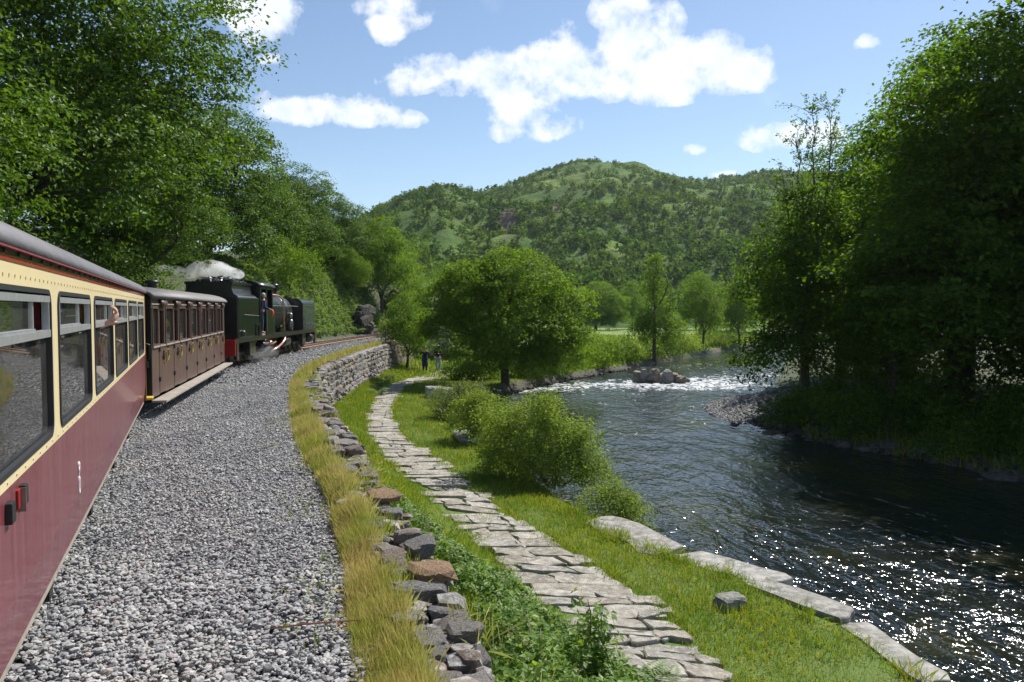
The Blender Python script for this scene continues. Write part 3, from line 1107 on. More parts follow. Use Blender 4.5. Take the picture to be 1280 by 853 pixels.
def build_path():
    rs = np.random.RandomState(21)
    root = thing('footpath', kind='structure')
    y = 4.0
    slant = 0.0
    while y < 58:
        d = rs.uniform(.17, .40) * (1.0 if y < 11 else 1.4 if y < 24 else 1.8)
        y1 = y + d
        slant = slant * .35 + rs.normal(0, .20)
        x0a, x0b = float(X_PL(y)), float(X_PL(y1))
        x1a, x1b = float(X_PR(y)), float(X_PR(y1))
        el_, er = rs.normal(.02, .09), rs.normal(-.04, .09)
        nc = rs.choice([1, 2, 2, 3, 3])
        cuts = sorted([0.0] + [min(.82, max(.18, (k + 1) / nc + rs.normal(0, .11))) for k in range(nc - 1)] + [1.0])
        for a, b in zip(cuts[:-1], cuts[1:]):
            def X(t, lo):
                l, r_ = (x0a + el_, x1a + er) if lo else (x0b + el_, x1b + er)
                return l + (r_ - l) * t
            def Y(t, lo):
                return (y if lo else y1) + slant * (t - .5) + rs.normal(0, .05)
            cr = [(X(a, True), Y(a, True)), (X(b, True), Y(b, True)), (X(b, False), Y(b, False)), (X(a, False), Y(a, False))]
            ol, _ = jitter_poly(cr, rs, .008, .022)
            z = float(path_z((y + y1) / 2)) - .012 + rs.normal(0, .013)
            me, c = slab_mesh(ol, 0, .12, rs.normal(0, .022, 2), rs, M_SLAB)
            link('paving_slab', me, root, (c[0], c[1], z))
        y = y1 + rs.uniform(-.02, .02)


build_path()


# ------------------------------------------------------------------ dry stone walls
def build_walls():
    rs = np.random.RandomState(31)
    meshes = [rock_mesh('wall_stone', 100 + i, ICO3 if i < 10 else ICO1, M_STONE, 16 if i < 10 else 8, .012 if i < 10 else .03) for i in range(22)]
    near = thing('dry_stone_wall', 'low dry stone wall of dark rough stones between the ballast and the footpath, nearest part', 'wall')
    count = 0
    extra = MB()

    def heading(y):
        return -math.atan2(float(X_WALL(y + .2)) - float(X_WALL(y)), .2)

    def stone(root, y, off, z, L, Wd, H, tilt=.12, me=None, near_=True):
        x = float(X_WALL(y)) 
        h = heading(y)
        # off is across the wall
        px, py = x + off * math.cos(h), y + off * math.sin(h)
        me = me or meshes[rs.randint(0, 10) if near_ else rs.randint(10, 22)]
        return link('stone', me, root, (px, py, z), (rs.normal(0, tilt), rs.normal(0, tilt), h + rs.normal(0, .15) + (math.pi if rs.rand() < .5 else 0)), (Wd / 2, L / 2, H / 2))

    # coping and upper course: small rough stones packed tight, three across
    rust = rock_mesh('rust_stone', 77, ICO2, M_RUST, 8)
    y = 1.8
    while y < 21.8 and count < 225:
        L = rs.uniform(.15, .32)
        top = .09 + .05 * math.sin(y * 1.3) + rs.normal(0, .035)
        if rs.rand() < .22:
            stone(near, y + L / 2, rs.normal(0, .03), top - .03, L * 1.1, rs.uniform(.40, .50), rs.uniform(.12, .20), .10)
            count += 1
        else:
            for off in (-.13, .11):
                stone(near, y + L / 2 + rs.normal(0, .04), off + rs.normal(0, .025), top - .06 + rs.normal(0, .035), L * rs.uniform(.9, 1.2), rs.uniform(.20, .30), rs.uniform(.09, .17), .12)
                count += 1
        y += L * .93
    y = 4.2
    while y < 22 and count < 298:
        L = rs.uniform(.2, .42)
        stone(near, y + L / 2, .12 + rs.normal(0, .02), -.10 + rs.normal(0, .03), L * 1.06, rs.uniform(.22, .3), rs.uniform(.14, .22), .08)
        count += 1
        y += L * .97
    for (yy, lb) in ((5.9, 'rusty orange flat stone'), (8.3, 'rusty brown flat stone')):
        o = stone(near, yy, .10, .15, .34, .38, .12, .06, rust)
        o['label'] = lb
    # the left face, sunk in the dry grass
    stuff_v, stuff_f = [], []

    def bulk(y, off, z, L, Wd, H):
        V, F = rock_shape(rs, ICO1, 7)
        V = V * np.array([Wd / 2, L / 2, H / 2])
        h = heading(y) + rs.normal(0, .12)
        ca, sa = math.cos(h), math.sin(h)
        hx = heading(y)
        X = V[:, 0] * ca - V[:, 1] * sa + float(X_WALL(y)) + off * math.cos(hx)
        Y = V[:, 0] * sa + V[:, 1] * ca + y + off * math.sin(hx)
        Z = V[:, 2] + z
        n0 = sum(len(v) for v in stuff_v)
        stuff_v.append(np.stack([X, Y, Z], 1))
        stuff_f.append(F + n0)

    for k in range(900):
        yy = rs.uniform(2.2, 22)
        bulk(yy, rs.normal(0, .11), rs.uniform(-.10, .085), rs.uniform(.10, .26), rs.uniform(.10, .24), rs.uniform(.05, .12))
    for zc in (.0, -.16, -.36):
        y = 1.8
        while y < 22:
            L = rs.uniform(.28, .5)
            bulk(y + L / 2, -.14 + rs.normal(0, .02), zc, L, .26, .24)
            y += L
    for zc in (-.24, -.44, -.66, -.88):
        y = 1.8
        while y < 22:
            L = rs.uniform(.22, .46)
            bulk(y + L / 2, .08 + rs.normal(0, .02) - zc * .10, zc, L * 1.05, .28, .25)
            y += L
    for zc in (-.95, -1.2, -1.45):
        y = 12.0
        while y < 22.2:
            L = rs.uniform(.3, .55)
            bulk(y + L / 2, .24, zc, L, .36, .28)
            y += L
    o = link('core_stones', np_mesh('core_stones', np.vstack(stuff_v), np.vstack(stuff_f), M_STONE), near)
    tag(o, kind='stuff')

    # far retaining wall
    far = thing('retaining_wall', 'tall grey stone retaining wall below the track, curving away past the footpath', 'wall')
    stuff_v.clear()
    stuff_f.clear()
    count = 0
    z = -.02
    courses = []
    while z > -1.95:
        h = rs.uniform(.17, .30)
        courses.append((z - h / 2, h))
        z -= h * .95
    cand = []
    for ci, (zc, h) in enumerate(courses):
        y = 21.6 + rs.uniform(0, .3)
        while y < 49:
            L = rs.uniform(.26, .60)
            cand.append((y + L / 2, zc, L, h, ci))
            y += L * .96
    cand.sort(key=lambda c: c[0])
    for (y, zc, L, h, ci) in cand:
        off = .06 + rs.normal(0, .03) - zc * .06
        if count < 296:
            stone(far, y, off, zc + rs.normal(0, .02) + (rs.uniform(0, .1) if ci == 0 else 0), L * 1.03, .42, h * rs.uniform(.95, 1.25), .06, None, False)
            count += 1
        else:
            bulk(y, off, zc, L * 1.03, .42, h * 1.12)
    # square end of the wall
    o = link('core_stones', np_mesh('core_stones', np.vstack(stuff_v), np.vstack(stuff_f), M_STONE), far)
    tag(o, kind='stuff')


build_walls()
p = thing('fence_post', 'thin rusty iron post standing at the far end of the retaining wall', 'post', (-8.0, 48.6, -.1))
MB().box(-.03, .03, -.03, .03, -.3, 1.0, .008).build('post', M_POST, p)
MB().box(-.05, .05, -.05, .05, 1.0, 1.05, .01).build('cap', M_POST, p)


# ------------------------------------------------------------------ carriages
def arc_roof(w, eave, rise, n=14):
    return [(w * math.cos(math.pi * i / n), eave + rise * math.sin(math.pi * i / n)) for i in range(n + 1)]


def rounded(y0, y1, z0, z1, r, n=5):
    out = []
    for (cy, cz, a0) in ((y1 - r, z1 - r, 0), (y0 + r, z1 - r, 90), (y0 + r, z0 + r, 180), (y1 - r, z0 + r, 270)):
        for i in range(n + 1):
            a = R(a0 + 90 * i / n)
            out.append((cy + r * math.cos(a), cz + r * math.sin(a)))
    return out


def ring(mb, outer, inner, x0, x1):
    n = len(outer)
    vs = [(x1, y, z) for y, z in outer] + [(x1, y, z) for y, z in inner] + [(x0, y, z) for y, z in outer] + [(x0, y, z) for y, z in inner]
    fs = []
    for i in range(n):
        j = (i + 1) % n
        fs += [(i, j, n + j, n + i), (i, 2 * n + i, 2 * n + j, j), (n + i, n + j, 3 * n + j, 3 * n + i)]
    mb.add(vs, fs)


def corner_fill(mb, y0, y1, z0, z1, r, x, n=5):
    for (cy, cz, sy, sz, a0) in ((y1 - r, z1 - r, y1, z1, 0), (y0 + r, z1 - r, y0, z1, 90), (y0 + r, z0 + r, y0, z0, 180), (y1 - r, z0 + r, y1, z0, 270)):
        arc = [(x, cy + r * math.cos(R(a0 + 90 * i / n)), cz + r * math.sin(R(a0 + 90 * i / n))) for i in range(n + 1)]
        mb.add([(x, sy, sz)] + arc, [(0, i + 1, i + 2) for i in range(n)])


def build_saloon():
    th = R(-22.62)
    root = thing('railway_carriage', 'red and cream saloon carriage with grey roof and large framed windows, nearest in the train', 'railway carriage',
                 (-.785 - .923 * 1.05, -.326 - .384 * 1.05, 0), -th)
    HW = 1.05
    Y0, Y1 = -2.6, 16.45
    zb, zw, z0, z1, zc = .42, 1.32, 1.385, 2.315, 2.44
    # lower red panel, slightly tumbled under at the foot
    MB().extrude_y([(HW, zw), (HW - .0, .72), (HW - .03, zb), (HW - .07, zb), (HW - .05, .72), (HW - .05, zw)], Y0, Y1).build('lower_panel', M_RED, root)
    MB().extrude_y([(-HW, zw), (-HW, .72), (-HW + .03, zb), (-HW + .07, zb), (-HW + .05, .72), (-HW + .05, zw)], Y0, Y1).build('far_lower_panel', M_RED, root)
    wins = []
    s = 3.93 - 2.1 * 3
    while s < 15:
        e = min(s + 1.8, 16.02)
        if s > -2.5:
            wins.append((s, e))
        s += 2.1
    up = MB()
    up.box(HW - .045, HW + .004, Y0, Y1, zw, z0)
    up.box(HW - .045, HW + .004, Y0, Y1, z1, zc)
    prev = Y0
    for (a, b) in wins:
        up.box(HW - .045, HW + .004, prev, a, z0, z1)
        corner_fill(up, a, b, z0, z1, .10, HW + .004)
        corner_fill(up, a, b, z0, z1, .10, HW - .044)
        prev = b
    up.box(HW - .045, HW + .004, prev, Y1, z0, z1)
    up.build('upper_panel', M_CREAM, root)
    fu = MB()
    fu.box(-HW - .004, -HW + .045, Y0, Y1, zw, z0)
    fu.box(-HW - .004, -HW + .045, Y0, Y1, z1, zc)
    prev = Y0
    for (a, b) in wins:
        fu.box(-HW - .004, -HW + .045, prev, a, z0, z1)
        prev = b
    fu.box(-HW - .004, -HW + .045, prev, Y1, z0, z1)
    fu.build('far_upper_panel', M_CREAM, root)
    # rivet rows
    rv = MB()
    for y in np.arange(0.2, Y1, .14):
        for z in (z1 + .055,):
            rv.box(HW + .003, HW + .009, y - .006, y + .006, z - .008, z + .008)
    for y in np.arange(0.2, Y1, .22):
        rv.box(HW + .003, HW + .009, y - .006, y + .006, 1.34, 1.352)
    tag(rv.build('rivets', M_CREAM, root), kind='stuff')
    MB().box(HW - .04, HW + .010, Y0, Y1, zc, zc + .032).build('cantrail', M_CANT, root)
    MB().box(HW - .04, HW + .016, Y0, Y1, zc + .034, zc + .056).build('tree_reflection', M_LGREEN, root)  # dark green strip: reflected trees painted as a fixed colour
    g = MB().box(HW + .0, HW + .042, Y0, Y1, zc + .056, zc + .070)
    g.build('gutter', M_CURTAIN, root)
    dashes = MB()  # black dashes added for the broken shadow and reflection under the gutter
    for y in np.arange(.3, Y1, .34):
        dashes.box(HW + .014, HW + .026, y - .012, y + .012, zc + .034, zc + .056)
    tag(dashes.build('shadow_dashes', M_BLACK, root), kind='stuff')
    roof = MB()
    roof.smooth = True
    ar = arc_roof(HW + .045, zc + .069, .335, 24)
    ai = arc_roof(HW - .02, zc + .06, .30, 24)
    roof.extrude_y(ar + ai[::-1], Y0, Y1 + .1)
    roof.build('roof', M_ROOF, root)
    # ends, floor, interior
    MB().box(-HW + .02, HW - .02, Y1 - .08, Y1 - .02, zb, zc + .1).build('end_wall', M_BLACK, root)
    MB().box(-HW + .02, HW - .02, Y0, Y0 + .05, zb, zc + .1).build('end_wall', M_BLACK, root)
    MB().box(-HW + .08, HW - .08, Y0, Y1, .62, .68).build('floor', M_GREASE, root)
    MB().box(HW - .04, HW + .014, Y1 - .06, Y1 + .02, zb, zc).build('corner_post', M_TAN, root)
    fr = MB()
    fr.box(.55, .72, Y0, Y1, .3, .44)
    fr.box(-.72, -.55, Y0, Y1, .3, .44)
    fr.build('underframe', M_BLACK, root)
    so = MB()
    so.box(HW - .09, HW - .035, Y0, Y1, zb - .05, zb + .004)
    so.build('sole_bar', M_FOOT, root)
    for y in np.arange(1.2, Y1, 2.3):
        MB().box(HW - .3, HW - .05, y, y + .14, zb - .16, zb - .04).build('bracket', M_BLACK, root)
    for cy in (1.5, 12.9):
        bo = MB()
        for sx in (-1, 1):
            bo.box(sx * .55 - .05, sx * .55 + .05, cy - .9, cy + .9, .28, .42)
        bo.build('bogie', M_BLACK, root)
        for dy in (-.55, .55):
            for sx in (-1, 1):
                w = MB()
                w.lathe([(.07, -.08), (.25, -.07), (.30, -.06), (.30, .05), (.26, .06), (.22, .02), (.08, .03), (.06, .09)], 20, (sx * .36, cy + dy, .46), 'X')
                w.build('wheel', M_GREASE, root)
    # steps at the far end
    MB().box(HW - .25, HW + .12, Y1 + .02, Y1 + .40, .42, .46).build('step', M_YELLOW, root)
    hd = MB()
    hd.tube([(HW + .02, Y1 + .03, 1.2), (HW + .08, Y1 + .05, 1.22), (HW + .08, Y1 + .05, 1.5), (HW + .02, Y1 + .03, 1.52)], .014, 6)
    hd.build('handrail', M_BLACK, root)
    MB().box(HW, HW + .05, Y1 - .02, Y1 + .05, 1.05, 1.17).build('lamp_bracket', M_GREASE, root)
    # bellows between the carriages
    bl = MB()
    for i in range(4):
        y = Y1 + .05 + i * .11
        bl.box(-.45, .45, y, y + .05, .7, 2.35)
    for i in range(4):
        y = Y1 + .10 + i * .11
        bl.box(-.41, .41, y, y + .06, .74, 2.31)
    bl.build('gangway_bellows', M_BLACK, root)
    # windows
    for i, (a, b) in enumerate(wins):
        f = MB()
        ring(f, rounded(a - .006, b + .006, z0 - .006, z1 + .006, .106), rounded(a + .022, b - .022, z0 + .022, z1 - .022, .085), HW - .03, HW + .014)
        win = f.build('window', M_GASKET, root)
        zd = 2.02
        ol = rounded(a + .03, b - .03, z0 + .03, zd, .07)
        pn = MB().add([(HW - .018, y, z) for y, z in ol], [list(range(len(ol)))])
        pn.build('pane', M_GLASS, win)
        v = MB()
        v.box(HW - .035, HW + .014, a + .05, b - .05, zd, zd + .045)
        v.box(HW - .035, HW + .014, a + .05, b - .05, z1 - .075, z1 - .035)
        v.box(HW - .035, HW + .012, a + .035, a + .065, zd, z1 - .07)
        v.box(HW - .035, HW + .006, b - .06, b - .036, zd, z1 - .07)
        v.build('vent_frame', M_ALU, win)
        op = b - .5 if i != 4 else b - .62
        sl = MB()
        sl.box(HW - .028, HW - .006, op - .03, op, zd + .04, z1 - .07)
        sl.box(HW - .028, HW + .008, a + .06, op - .03, zd + .046, zd + .062)
        sl.build('slider_frame', M_ALU, win)
        MB().box(HW - .021, HW - .017, a + .06, op - .03, zd + .06, z1 - .08).build('vent_pane', M_GLASS, win)
        MB().box(HW - .09, HW - .05, b - .02, b + .30, z0 - .05, z1 + .06).build('curtain', M_TAN if i % 2 == 0 else M_CURTAIN, root)
    for y in np.arange(-.2, 15.5, 2.1):
        st = MB()
        st.box(.2, .92, y - .06, y + .06, .68, 1.62, .03)
        st.box(-.92, -.2, y - .06, y + .06, .68, 1.62, .03)
        st.box(.2, .92, y - .45, y + .45, .95, 1.08, .03)
        st.box(-.92, -.2, y - .45, y + .45, .95, 1.08, .03)
        st.build('seat', M_SEAT, root)
    MB().box(-.92, .92, 5.05, 5.12, .68, 2.45).build('partition', M_TAN, root)
    # door furniture on the red panel
    MB().box(HW - .02, HW + .012, 4.585, 4.650, 1.165, 1.265, .004).build('lock_plate', M_BUFFER, root)
    MB().box(HW - .02, HW + .032, 4.662, 4.735, 1.17, 1.275, .008).build('door_stop', M_BLACK, root)
    MB().box(HW - .01, HW + .034, 4.648, 4.660, 1.14, 1.265).build('lock_bolt', M_STEEL, root)
    MB().box(HW - .02, HW + .032, 4.33, 4.42, 1.15, 1.255, .008).build('door_stop', M_BLACK, root)
    # white painted emblem: a small loop above a tall oval
    em = MB()
    cy, cz = 6.92, .80
    for (ry, rz, oz, w) in ((.045, .070, 0, .016), (.038, .036, .150, .018)):
        o_, i_ = [], []
        for k in range(20):
            t = 2 * math.pi * k / 20
            o_.append((cy + ry * math.cos(t), cz + oz + rz * math.sin(t)))
            i_.append((cy + (ry - w) * math.cos(t), cz + oz + (rz - w * 1.2) * math.sin(t)))
        ring(em, o_, i_, HW - .002, HW + .006)
    em.add([(HW + .006, cy - .03, cz + .08), (HW + .006, cy - .01, cz + .08), (HW + .006, cy + .035, cz + .13), (HW + .006, cy + .015, cz + .13)], [(0, 1, 2, 3)])
    em.cur = 1
    em.add([(HW + .005, cy - .01, cz - .17), (HW + .005, cy + .004, cz - .17), (HW + .005, cy + .012, cz - .10), (HW + .005, cy - .004, cz - .10)], [(0, 1, 2, 3)])
    em.build('emblem', [M_WHITE, M_BRASS], root)
    return root


SALOON = build_saloon()


def build_vintage():
    th = R(-13.53)
    root = thing('railway_carriage', 'brown wooden compartment carriage with a row of doors, directly behind the steam engine', 'railway carriage',
                 (-7.25 - .972 * 1.05, 15.43 - .234 * 1.05, 0), -th)
    HW, L = 1.05, 11.25
    zb, zs, zt, ze = .40, 1.45, 2.22, 2.40
    MB().box(-HW, HW - .03, .02, L - .02, zb, zb + .1).build('floor', M_BLACK, root)
    bays = [1.0 + 1.6 * k for k in range(7)]
    dw = .30
    # fixed side: panels between the doors
    side = MB()
    edges = [0.0]
    for c in bays:
        edges += [c - dw, c + dw]
    edges.append(L)
    side.box(HW - .05, HW, 0, L, zt, ze)
    fixed = []
    for i in range(0, len(edges), 2):
        a, b = edges[i], edges[i + 1]
        if b - a < .1:
            continue
        side.box(HW - .05, HW, a, b, zb, zs)
        m = .09
        if b - a > .35:
            side.box(HW - .05, HW, a, a + m, zs, zt)
            side.box(HW - .05, HW, b - m, b, zs, zt)
            fixed.append((a + m, b - m))
        else:
            side.box(HW - .05, HW, a, b, zs, zt)
    side.build('side_panel', M_MAROON, root)
    for (a, b) in fixed:
        f = MB()
        ring(f, rounded(a - .03, b + .03, zs - .02, zt + .02, .03, 2), rounded(a + .015, b - .015, zs + .02, zt - .02, .03, 2), HW - .01, HW + .018)
        w = f.build('window', M_MAROON, root)
        MB().box(HW - .03, HW - .024, a, b, zs, zt).build('pane', M_GLASS2, w)
        MB().box(HW, HW + .035, a - .02, b + .02, zs - .05, zs - .02).build('sill', M_FOOT, w)
    for c in bays:
        d = MB()
        a, b = c - dw + .008, c + dw - .008
        d.box(HW - .045, HW + .006, a, b, zb + .02, zs)
        d.box(HW - .045, HW + .006, a, a + .07, zs, zt - .004)
        d.box(HW - .045, HW + .006, b - .07, b, zs, zt - .004)
        d.box(HW - .045, HW + .006, a + .07, b - .07, zt - .06, zt - .004)
        door = d.build('door', M_MAROON, root)
        MB().box(HW + .004, HW + .03, a, b, zs - .05, zs - .02).build('sill', M_FOOT, door)
        for z in (.72, 1.34):
            MB().box(HW + .004, HW + .028, a - .045, a + .035, z - .045, z + .045).build('hinge', M_BLACK, door)
        h = MB()
        h.tube([(HW + .008, b - .07, 1.02), (HW + .05, b - .07, 1.04), (HW + .05, b - .07, 1.26), (HW + .008, b - .07, 1.28)], .016, 6)
        h.build('grab_handle', M_BRASS, door)
        lk = MB()
        lk.box(HW + .004, HW + .02, b - .19, b - .11, 1.10, 1.30)
        lk.box(HW + .02, HW + .045, b - .30, b - .10, 1.17, 1.20)
        lk.build('lock', M_BLACK, door)
        # hood over the door ventilator
        v = MB()
        v.smooth = True
        v.extrude_y([(HW, zt + .17), (HW + .06, zt + .155), (HW + .085, zt + .10), (HW + .075, zt + .01), (HW + .06, zt + .01), (HW + .06, zt + .09), (HW, zt + .12)], c - dw + .03, c + dw - .03)
        v.build('ventilator_hood', M_MAROON, root)
        # painted crest on the panel beside each door: dark shield in a pale outline
        if c + .8 < L:
            e = MB()
            y = c + .62
            sh = [(y - .10, 1.30), (y + .10, 1.30), (y + .10, 1.16), (y, 1.05), (y - .10, 1.16)]
            e.extrude_x(sh, HW - .001, HW + .006)
            e.cur = 1
            for k in range(5):
                p0, p1 = sh[k], sh[(k + 1) % 5]
                e.tube([(HW + .006, *p0), (HW + .006, *p1)], .005, 4)
            e.cur = 0
            e.box(HW, HW + .008, y - .02, y + .09, 1.33, 1.40)
            e.build('crest', [M_BLACK, M_YELLOW], root)
    dr = MB()
    for c in bays:
        dr.box(HW - .03, HW - .022, c - dw + .07, c + dw - .07, zs, zs + .18)
    MB().box(HW - .005, HW + .018, 0, L, ze - .12, ze - .085).build('waist_bead', M_FOOT, root)
    fs = MB()
    fs.box(-HW, -HW + .05, 0, L, zb, zs)
    fs.box(-HW, -HW + .05, 0, L, zt, ze)
    for y in np.arange(0, L, .8):
        fs.box(-HW, -HW + .05, y, min(y + .2, L), zs, zt)
    fs.build('far_side_panel', M_MAROON, root)
    for k in range(8):
        y = .02 if k == 0 else min(.2 + 1.6 * k, L - .06)
        MB().box(-HW + .06, HW - .06, y, y + .04, zb + .1, ze).build('partition' if 0 < k < 7 else 'end_wall', M_TAN if 0 < k < 7 else M_BLACK, root)
    for k in range(7):
        y = .9 + 1.6 * k
        MB().box(-HW + .1, HW - .1, y + .45, y + .88, zb + .1, zb + .55, .02).build('seat', M_CURTAIN, root)
    MB().box(HW - .06, HW + .008, -.06, 0, zb, ze).build('corner_post', M_BLACK, root)
    roof = MB()
    roof.smooth = True
    ar = arc_roof(HW + .10, ze + .02, .30, 18)
    ai = arc_roof(HW + .02, ze + .0, .27, 18)
    roof.extrude_y(ar + ai[::-1], -.12, L + .1)
    roof.build('roof', M_ROOF2, root)
    for y in (1.5, 6.0):
        rv = MB()
        rv.smooth = True
        rv.lathe([(.14, 0), (.16, .03), (.13, .08), (.13, .20), (.19, .22), (.17, .29), (.05, .32)], 14, (-.15, y, ze + .27))
        rv.build('roof_ventilator', M_BLACK, root)
    MB().box(HW - .02, HW + .26, .0, L, .30, .345, .006).build('footboard', M_FOOT, root)
    for y in np.arange(.5, L, 1.6):
        MB().box(HW - .3, HW + .2, y, y + .06, .25, .30).build('footboard_bracket', M_BLACK, root)
    fr = MB()
    fr.box(.5, .68, .1, L - .1, .26, zb)
    fr.box(-.68, -.5, .1, L - .1, .26, zb)
    fr.build('underframe', M_BLACK, root)
    for cy in (1.8, 9.4):
        for dy in (-.5, .5):
            for sx in (-1, 1):
                w = MB()
                w.lathe([(.07, -.08), (.25, -.07), (.30, -.06), (.30, .05), (.26, .06), (.22, .02), (.08, .03), (.06, .09)], 20, (sx * .36, cy + dy, .46), 'X')
                w.build('wheel', M_GREASE, root)


build_vintage()


# ------------------------------------------------------------------ articulated steam engine
def wheel_mesh(r, spokes):
    w = MB()
    w.smooth = False
    n = 28
    # rim
    o = [(r * math.cos(2 * math.pi * k / n), r * math.sin(2 * math.pi * k / n)) for k in range(n)]
    i = [(r * .84 * math.cos(2 * math.pi * k / n), r * .84 * math.sin(2 * math.pi * k / n)) for k in range(n)]
    ring(w, o, i, -.06, .06)
    w.lathe([(.10, -.07), (.10, .09), (.05, .11)], 14, (0, 0, 0), 'X')
    for k in range(spokes):
        t = 2 * math.pi * k / spokes
        w.tube([(0, .07 * math.cos(t), .07 * math.sin(t)), (0, r * .87 * math.cos(t), r * .87 * math.sin(t))], .028, 5)
    w.add([(.05, r * .5 * math.cos(a), r * .5 * math.sin(a) - r * .3) for a in np.linspace(0, 2 * math.pi, 10, endpoint=False)], [list(range(10))])
    return w.mesh('wheel', M_GREASE)


def build_engine():
    root = thing('steam_locomotive', 'black articulated steam locomotive with coal bunker, cab, green boiler and separate front tank', 'steam engine',
                 (-10.8, 27.05, 0), R(3.55))
    HW = 1.05
    # rear tank with coal bunker above; the bunker's sides sweep in
    tk = MB()
    tk.box(-HW, HW, .35, 3.15, 1.12, 2.62, .05)
    tk.build('rear_tank', M_LGREEN, root)
    bk = MB()
    prof = [(-HW + .02, 2.60), (-HW + .06, 2.66), (-.86, 2.74), (-.80, 2.92), (-.80, 3.12), (.80, 3.12), (.80, 2.92), (.86, 2.74), (HW - .06, 2.66), (HW - .02, 2.60)]
    bk.extrude_y(prof, .42, 2.9)
    bk.build('coal_bunker', M_LBLACK, root)
    rm = MB()
    rm.box(-.84, .84, .40, .46, 3.08, 3.17)
    rm.box(.78, .84, .46, 2.9, 3.08, 3.17)
    rm.box(-.84, -.78, .46, 2.9, 3.08, 3.17)
    rm.build('bunker_rim', M_LBLACK, root)
    MB().box(-HW + .03, HW - .03, .30, .352, 1.12, 2.60).build('rear_plate', M_LBLACK, root)
    rr = MB()
    for y in (.5, 1.0, 1.5, 2.0, 2.5, 3.0):
        for z in np.arange(1.3, 2.5, .11):
            rr.box(HW - .002, HW + .01, y - .012, y + .012, z - .012, z + .012)
    tag(rr.build('rivets', M_LGREEN, root), kind='stuff')
    hr = MB()
    hr.tube([(HW + .05, .9, 1.98), (HW + .05, 2.9, 1.92)], .014, 6)
    hr.tube([(HW, .9, 1.98), (HW + .05, .9, 1.98)], .012, 5)
    hr.tube([(HW, 2.9, 1.92), (HW + .05, 2.9, 1.92)], .012, 5)
    hr.build('handrail', M_STEEL, root)
    fl = MB()
    fl.lathe([(.16, 0), (.16, .08), (.09, .1), (.09, .14)], 14, (.62, 1.0, 2.70))
    fl.build('filler_lid', M_LBLACK, root)
    sb = MB()
    sb.box(HW - .04, HW + .05, 2.55, 2.62, 1.15, 1.55)
    sb.box(HW - .04, HW + .05, 2.55, 3.05, 1.55, 1.62)
    sb.box(HW - .04, HW + .05, 2.98, 3.05, 1.15, 1.55)
    sb.build('toolbox_frame', M_LBLACK, root)
    sl = MB()
    sl.smooth = True
    sl.lathe([(.11, -.1), (.12, .0), (.12, .1), (.08, .14)], 14, (HW - .02, .75, 1.30), 'X')
    sl.build('sandbox', M_LBLACK, root)
    # main girder frame over its whole length
    gd = MB()
    gd.box(HW - .08, HW, .0, 14.55, .96, 1.13)
    gd.box(-HW, -HW + .08, .0, 14.55, .96, 1.13)
    gd.box(-HW + .08, HW - .08, 3.1, 11.4, .98, 1.1)
    gd.build('girder', M_LBLACK, root)
    MB().box(-HW, HW, -.10, .0, .52, 1.10, .01).build('rear_buffer_beam', M_BUFFER, root)
    MB().box(-HW, HW, 14.55, 14.65, .52, 1.10, .01).build('front_buffer_beam', M_BUFFER, root)
    cp = MB()
    cp.box(-.10, .10, -.5, -.1, .60, .76, .02)
    cp.build('coupler', M_GREASE, root)
    st = MB()
    for y in (14.3, .15):
        st.box(HW - .06, HW + .02, y - .12, y + .12, .35, .96)
    st.build('steps', M_LBLACK, root)
    # cab
    cw = MB()
    cw.box(HW - .05, HW - .01, 3.30, 3.52, 1.13, 3.10)
    cw.box(HW - .05, HW - .01, 4.25, 5.35, 1.13, 2.15)
    cw.box(HW - .05, HW - .01, 4.25, 4.40, 2.15, 3.10)
    cw.box(HW - .05, HW - .01, 5.20, 5.35, 2.15, 3.10)
    cw.box(HW - .05, HW - .01, 3.30, 5.35, 2.98, 3.10)
    cw.box(-HW + .01, -HW + .05, 3.30, 5.35, 1.13, 2.15)
    cw.box(-HW + .01, -HW + .05, 3.30, 5.35, 2.9, 3.10)
    cw.build('cab_side', M_LGREEN, root)
    ce = MB()
    ce.extrude_y([(HW - .06, 1.13)] + [(x * .94, z) for x, z in arc_roof(HW, 3.10, .22, 10)] + [(-HW + .06, 1.13)], 5.30, 5.34)
    ce.build('cab_end', M_LBLACK, root)
    ce = MB()
    ce.extrude_y([(HW - .06, 2.6)] + [(x * .94, z) for x, z in arc_roof(HW, 3.10, .22, 10)] + [(-HW + .06, 2.6)], 3.32, 3.36)
    ce.build('cab_end', M_LBLACK, root)
    MB().box(-HW + .05, HW - .05, 3.2, 5.3, 1.13, 1.19).build('cab_floor', M_FOOT, root)
    cr = MB()
    cr.smooth = True
    ar = arc_roof(HW + .08, 3.09, .27, 14)
    cr.extrude_y(ar + arc_roof(HW + .04, 3.07, .25, 14)[::-1], 2.95, 5.5)
    cr.build('cab_roof', M_LBLACK, root)
    pil = MB()
    pil.tube([(HW + .03, 3.56, 1.3), (HW + .03, 3.56, 2.6)], .016, 6)
    pil.tube([(HW + .03, 4.20, 1.3), (HW + .03, 4.20, 2.6)], .016, 6)
    pil.build('cab_handrail', M_STEEL, root)
    # boiler, firebox, smokebox
    zc_ = 2.02
    bo = MB()
    bo.smooth = True
    bo.lathe([(.82, 5.36), (.84, 5.5), (.84, 6.5), (.80, 6.6), (.78, 9.0)], 36, (0, 0, zc_), 'Y')
    bo.build('boiler', M_LGREEN, root)
    fb = MB()
    fb.box(-.83, .83, 5.36, 6.6, 1.12, zc_, .03)
    fb.build('firebox', M_LBLACK, root)
    sk = MB()
    sk.smooth = True
    sk.lathe([(.79, 8.98), (.80, 9.02), (.80, 10.15), (.76, 10.24), (.60, 10.30), (.30, 10.38), (.05, 10.40)], 36, (0, 0, zc_), 'Y')
    sk.build('smokebox', M_LBLACK, root)
    sd = MB()
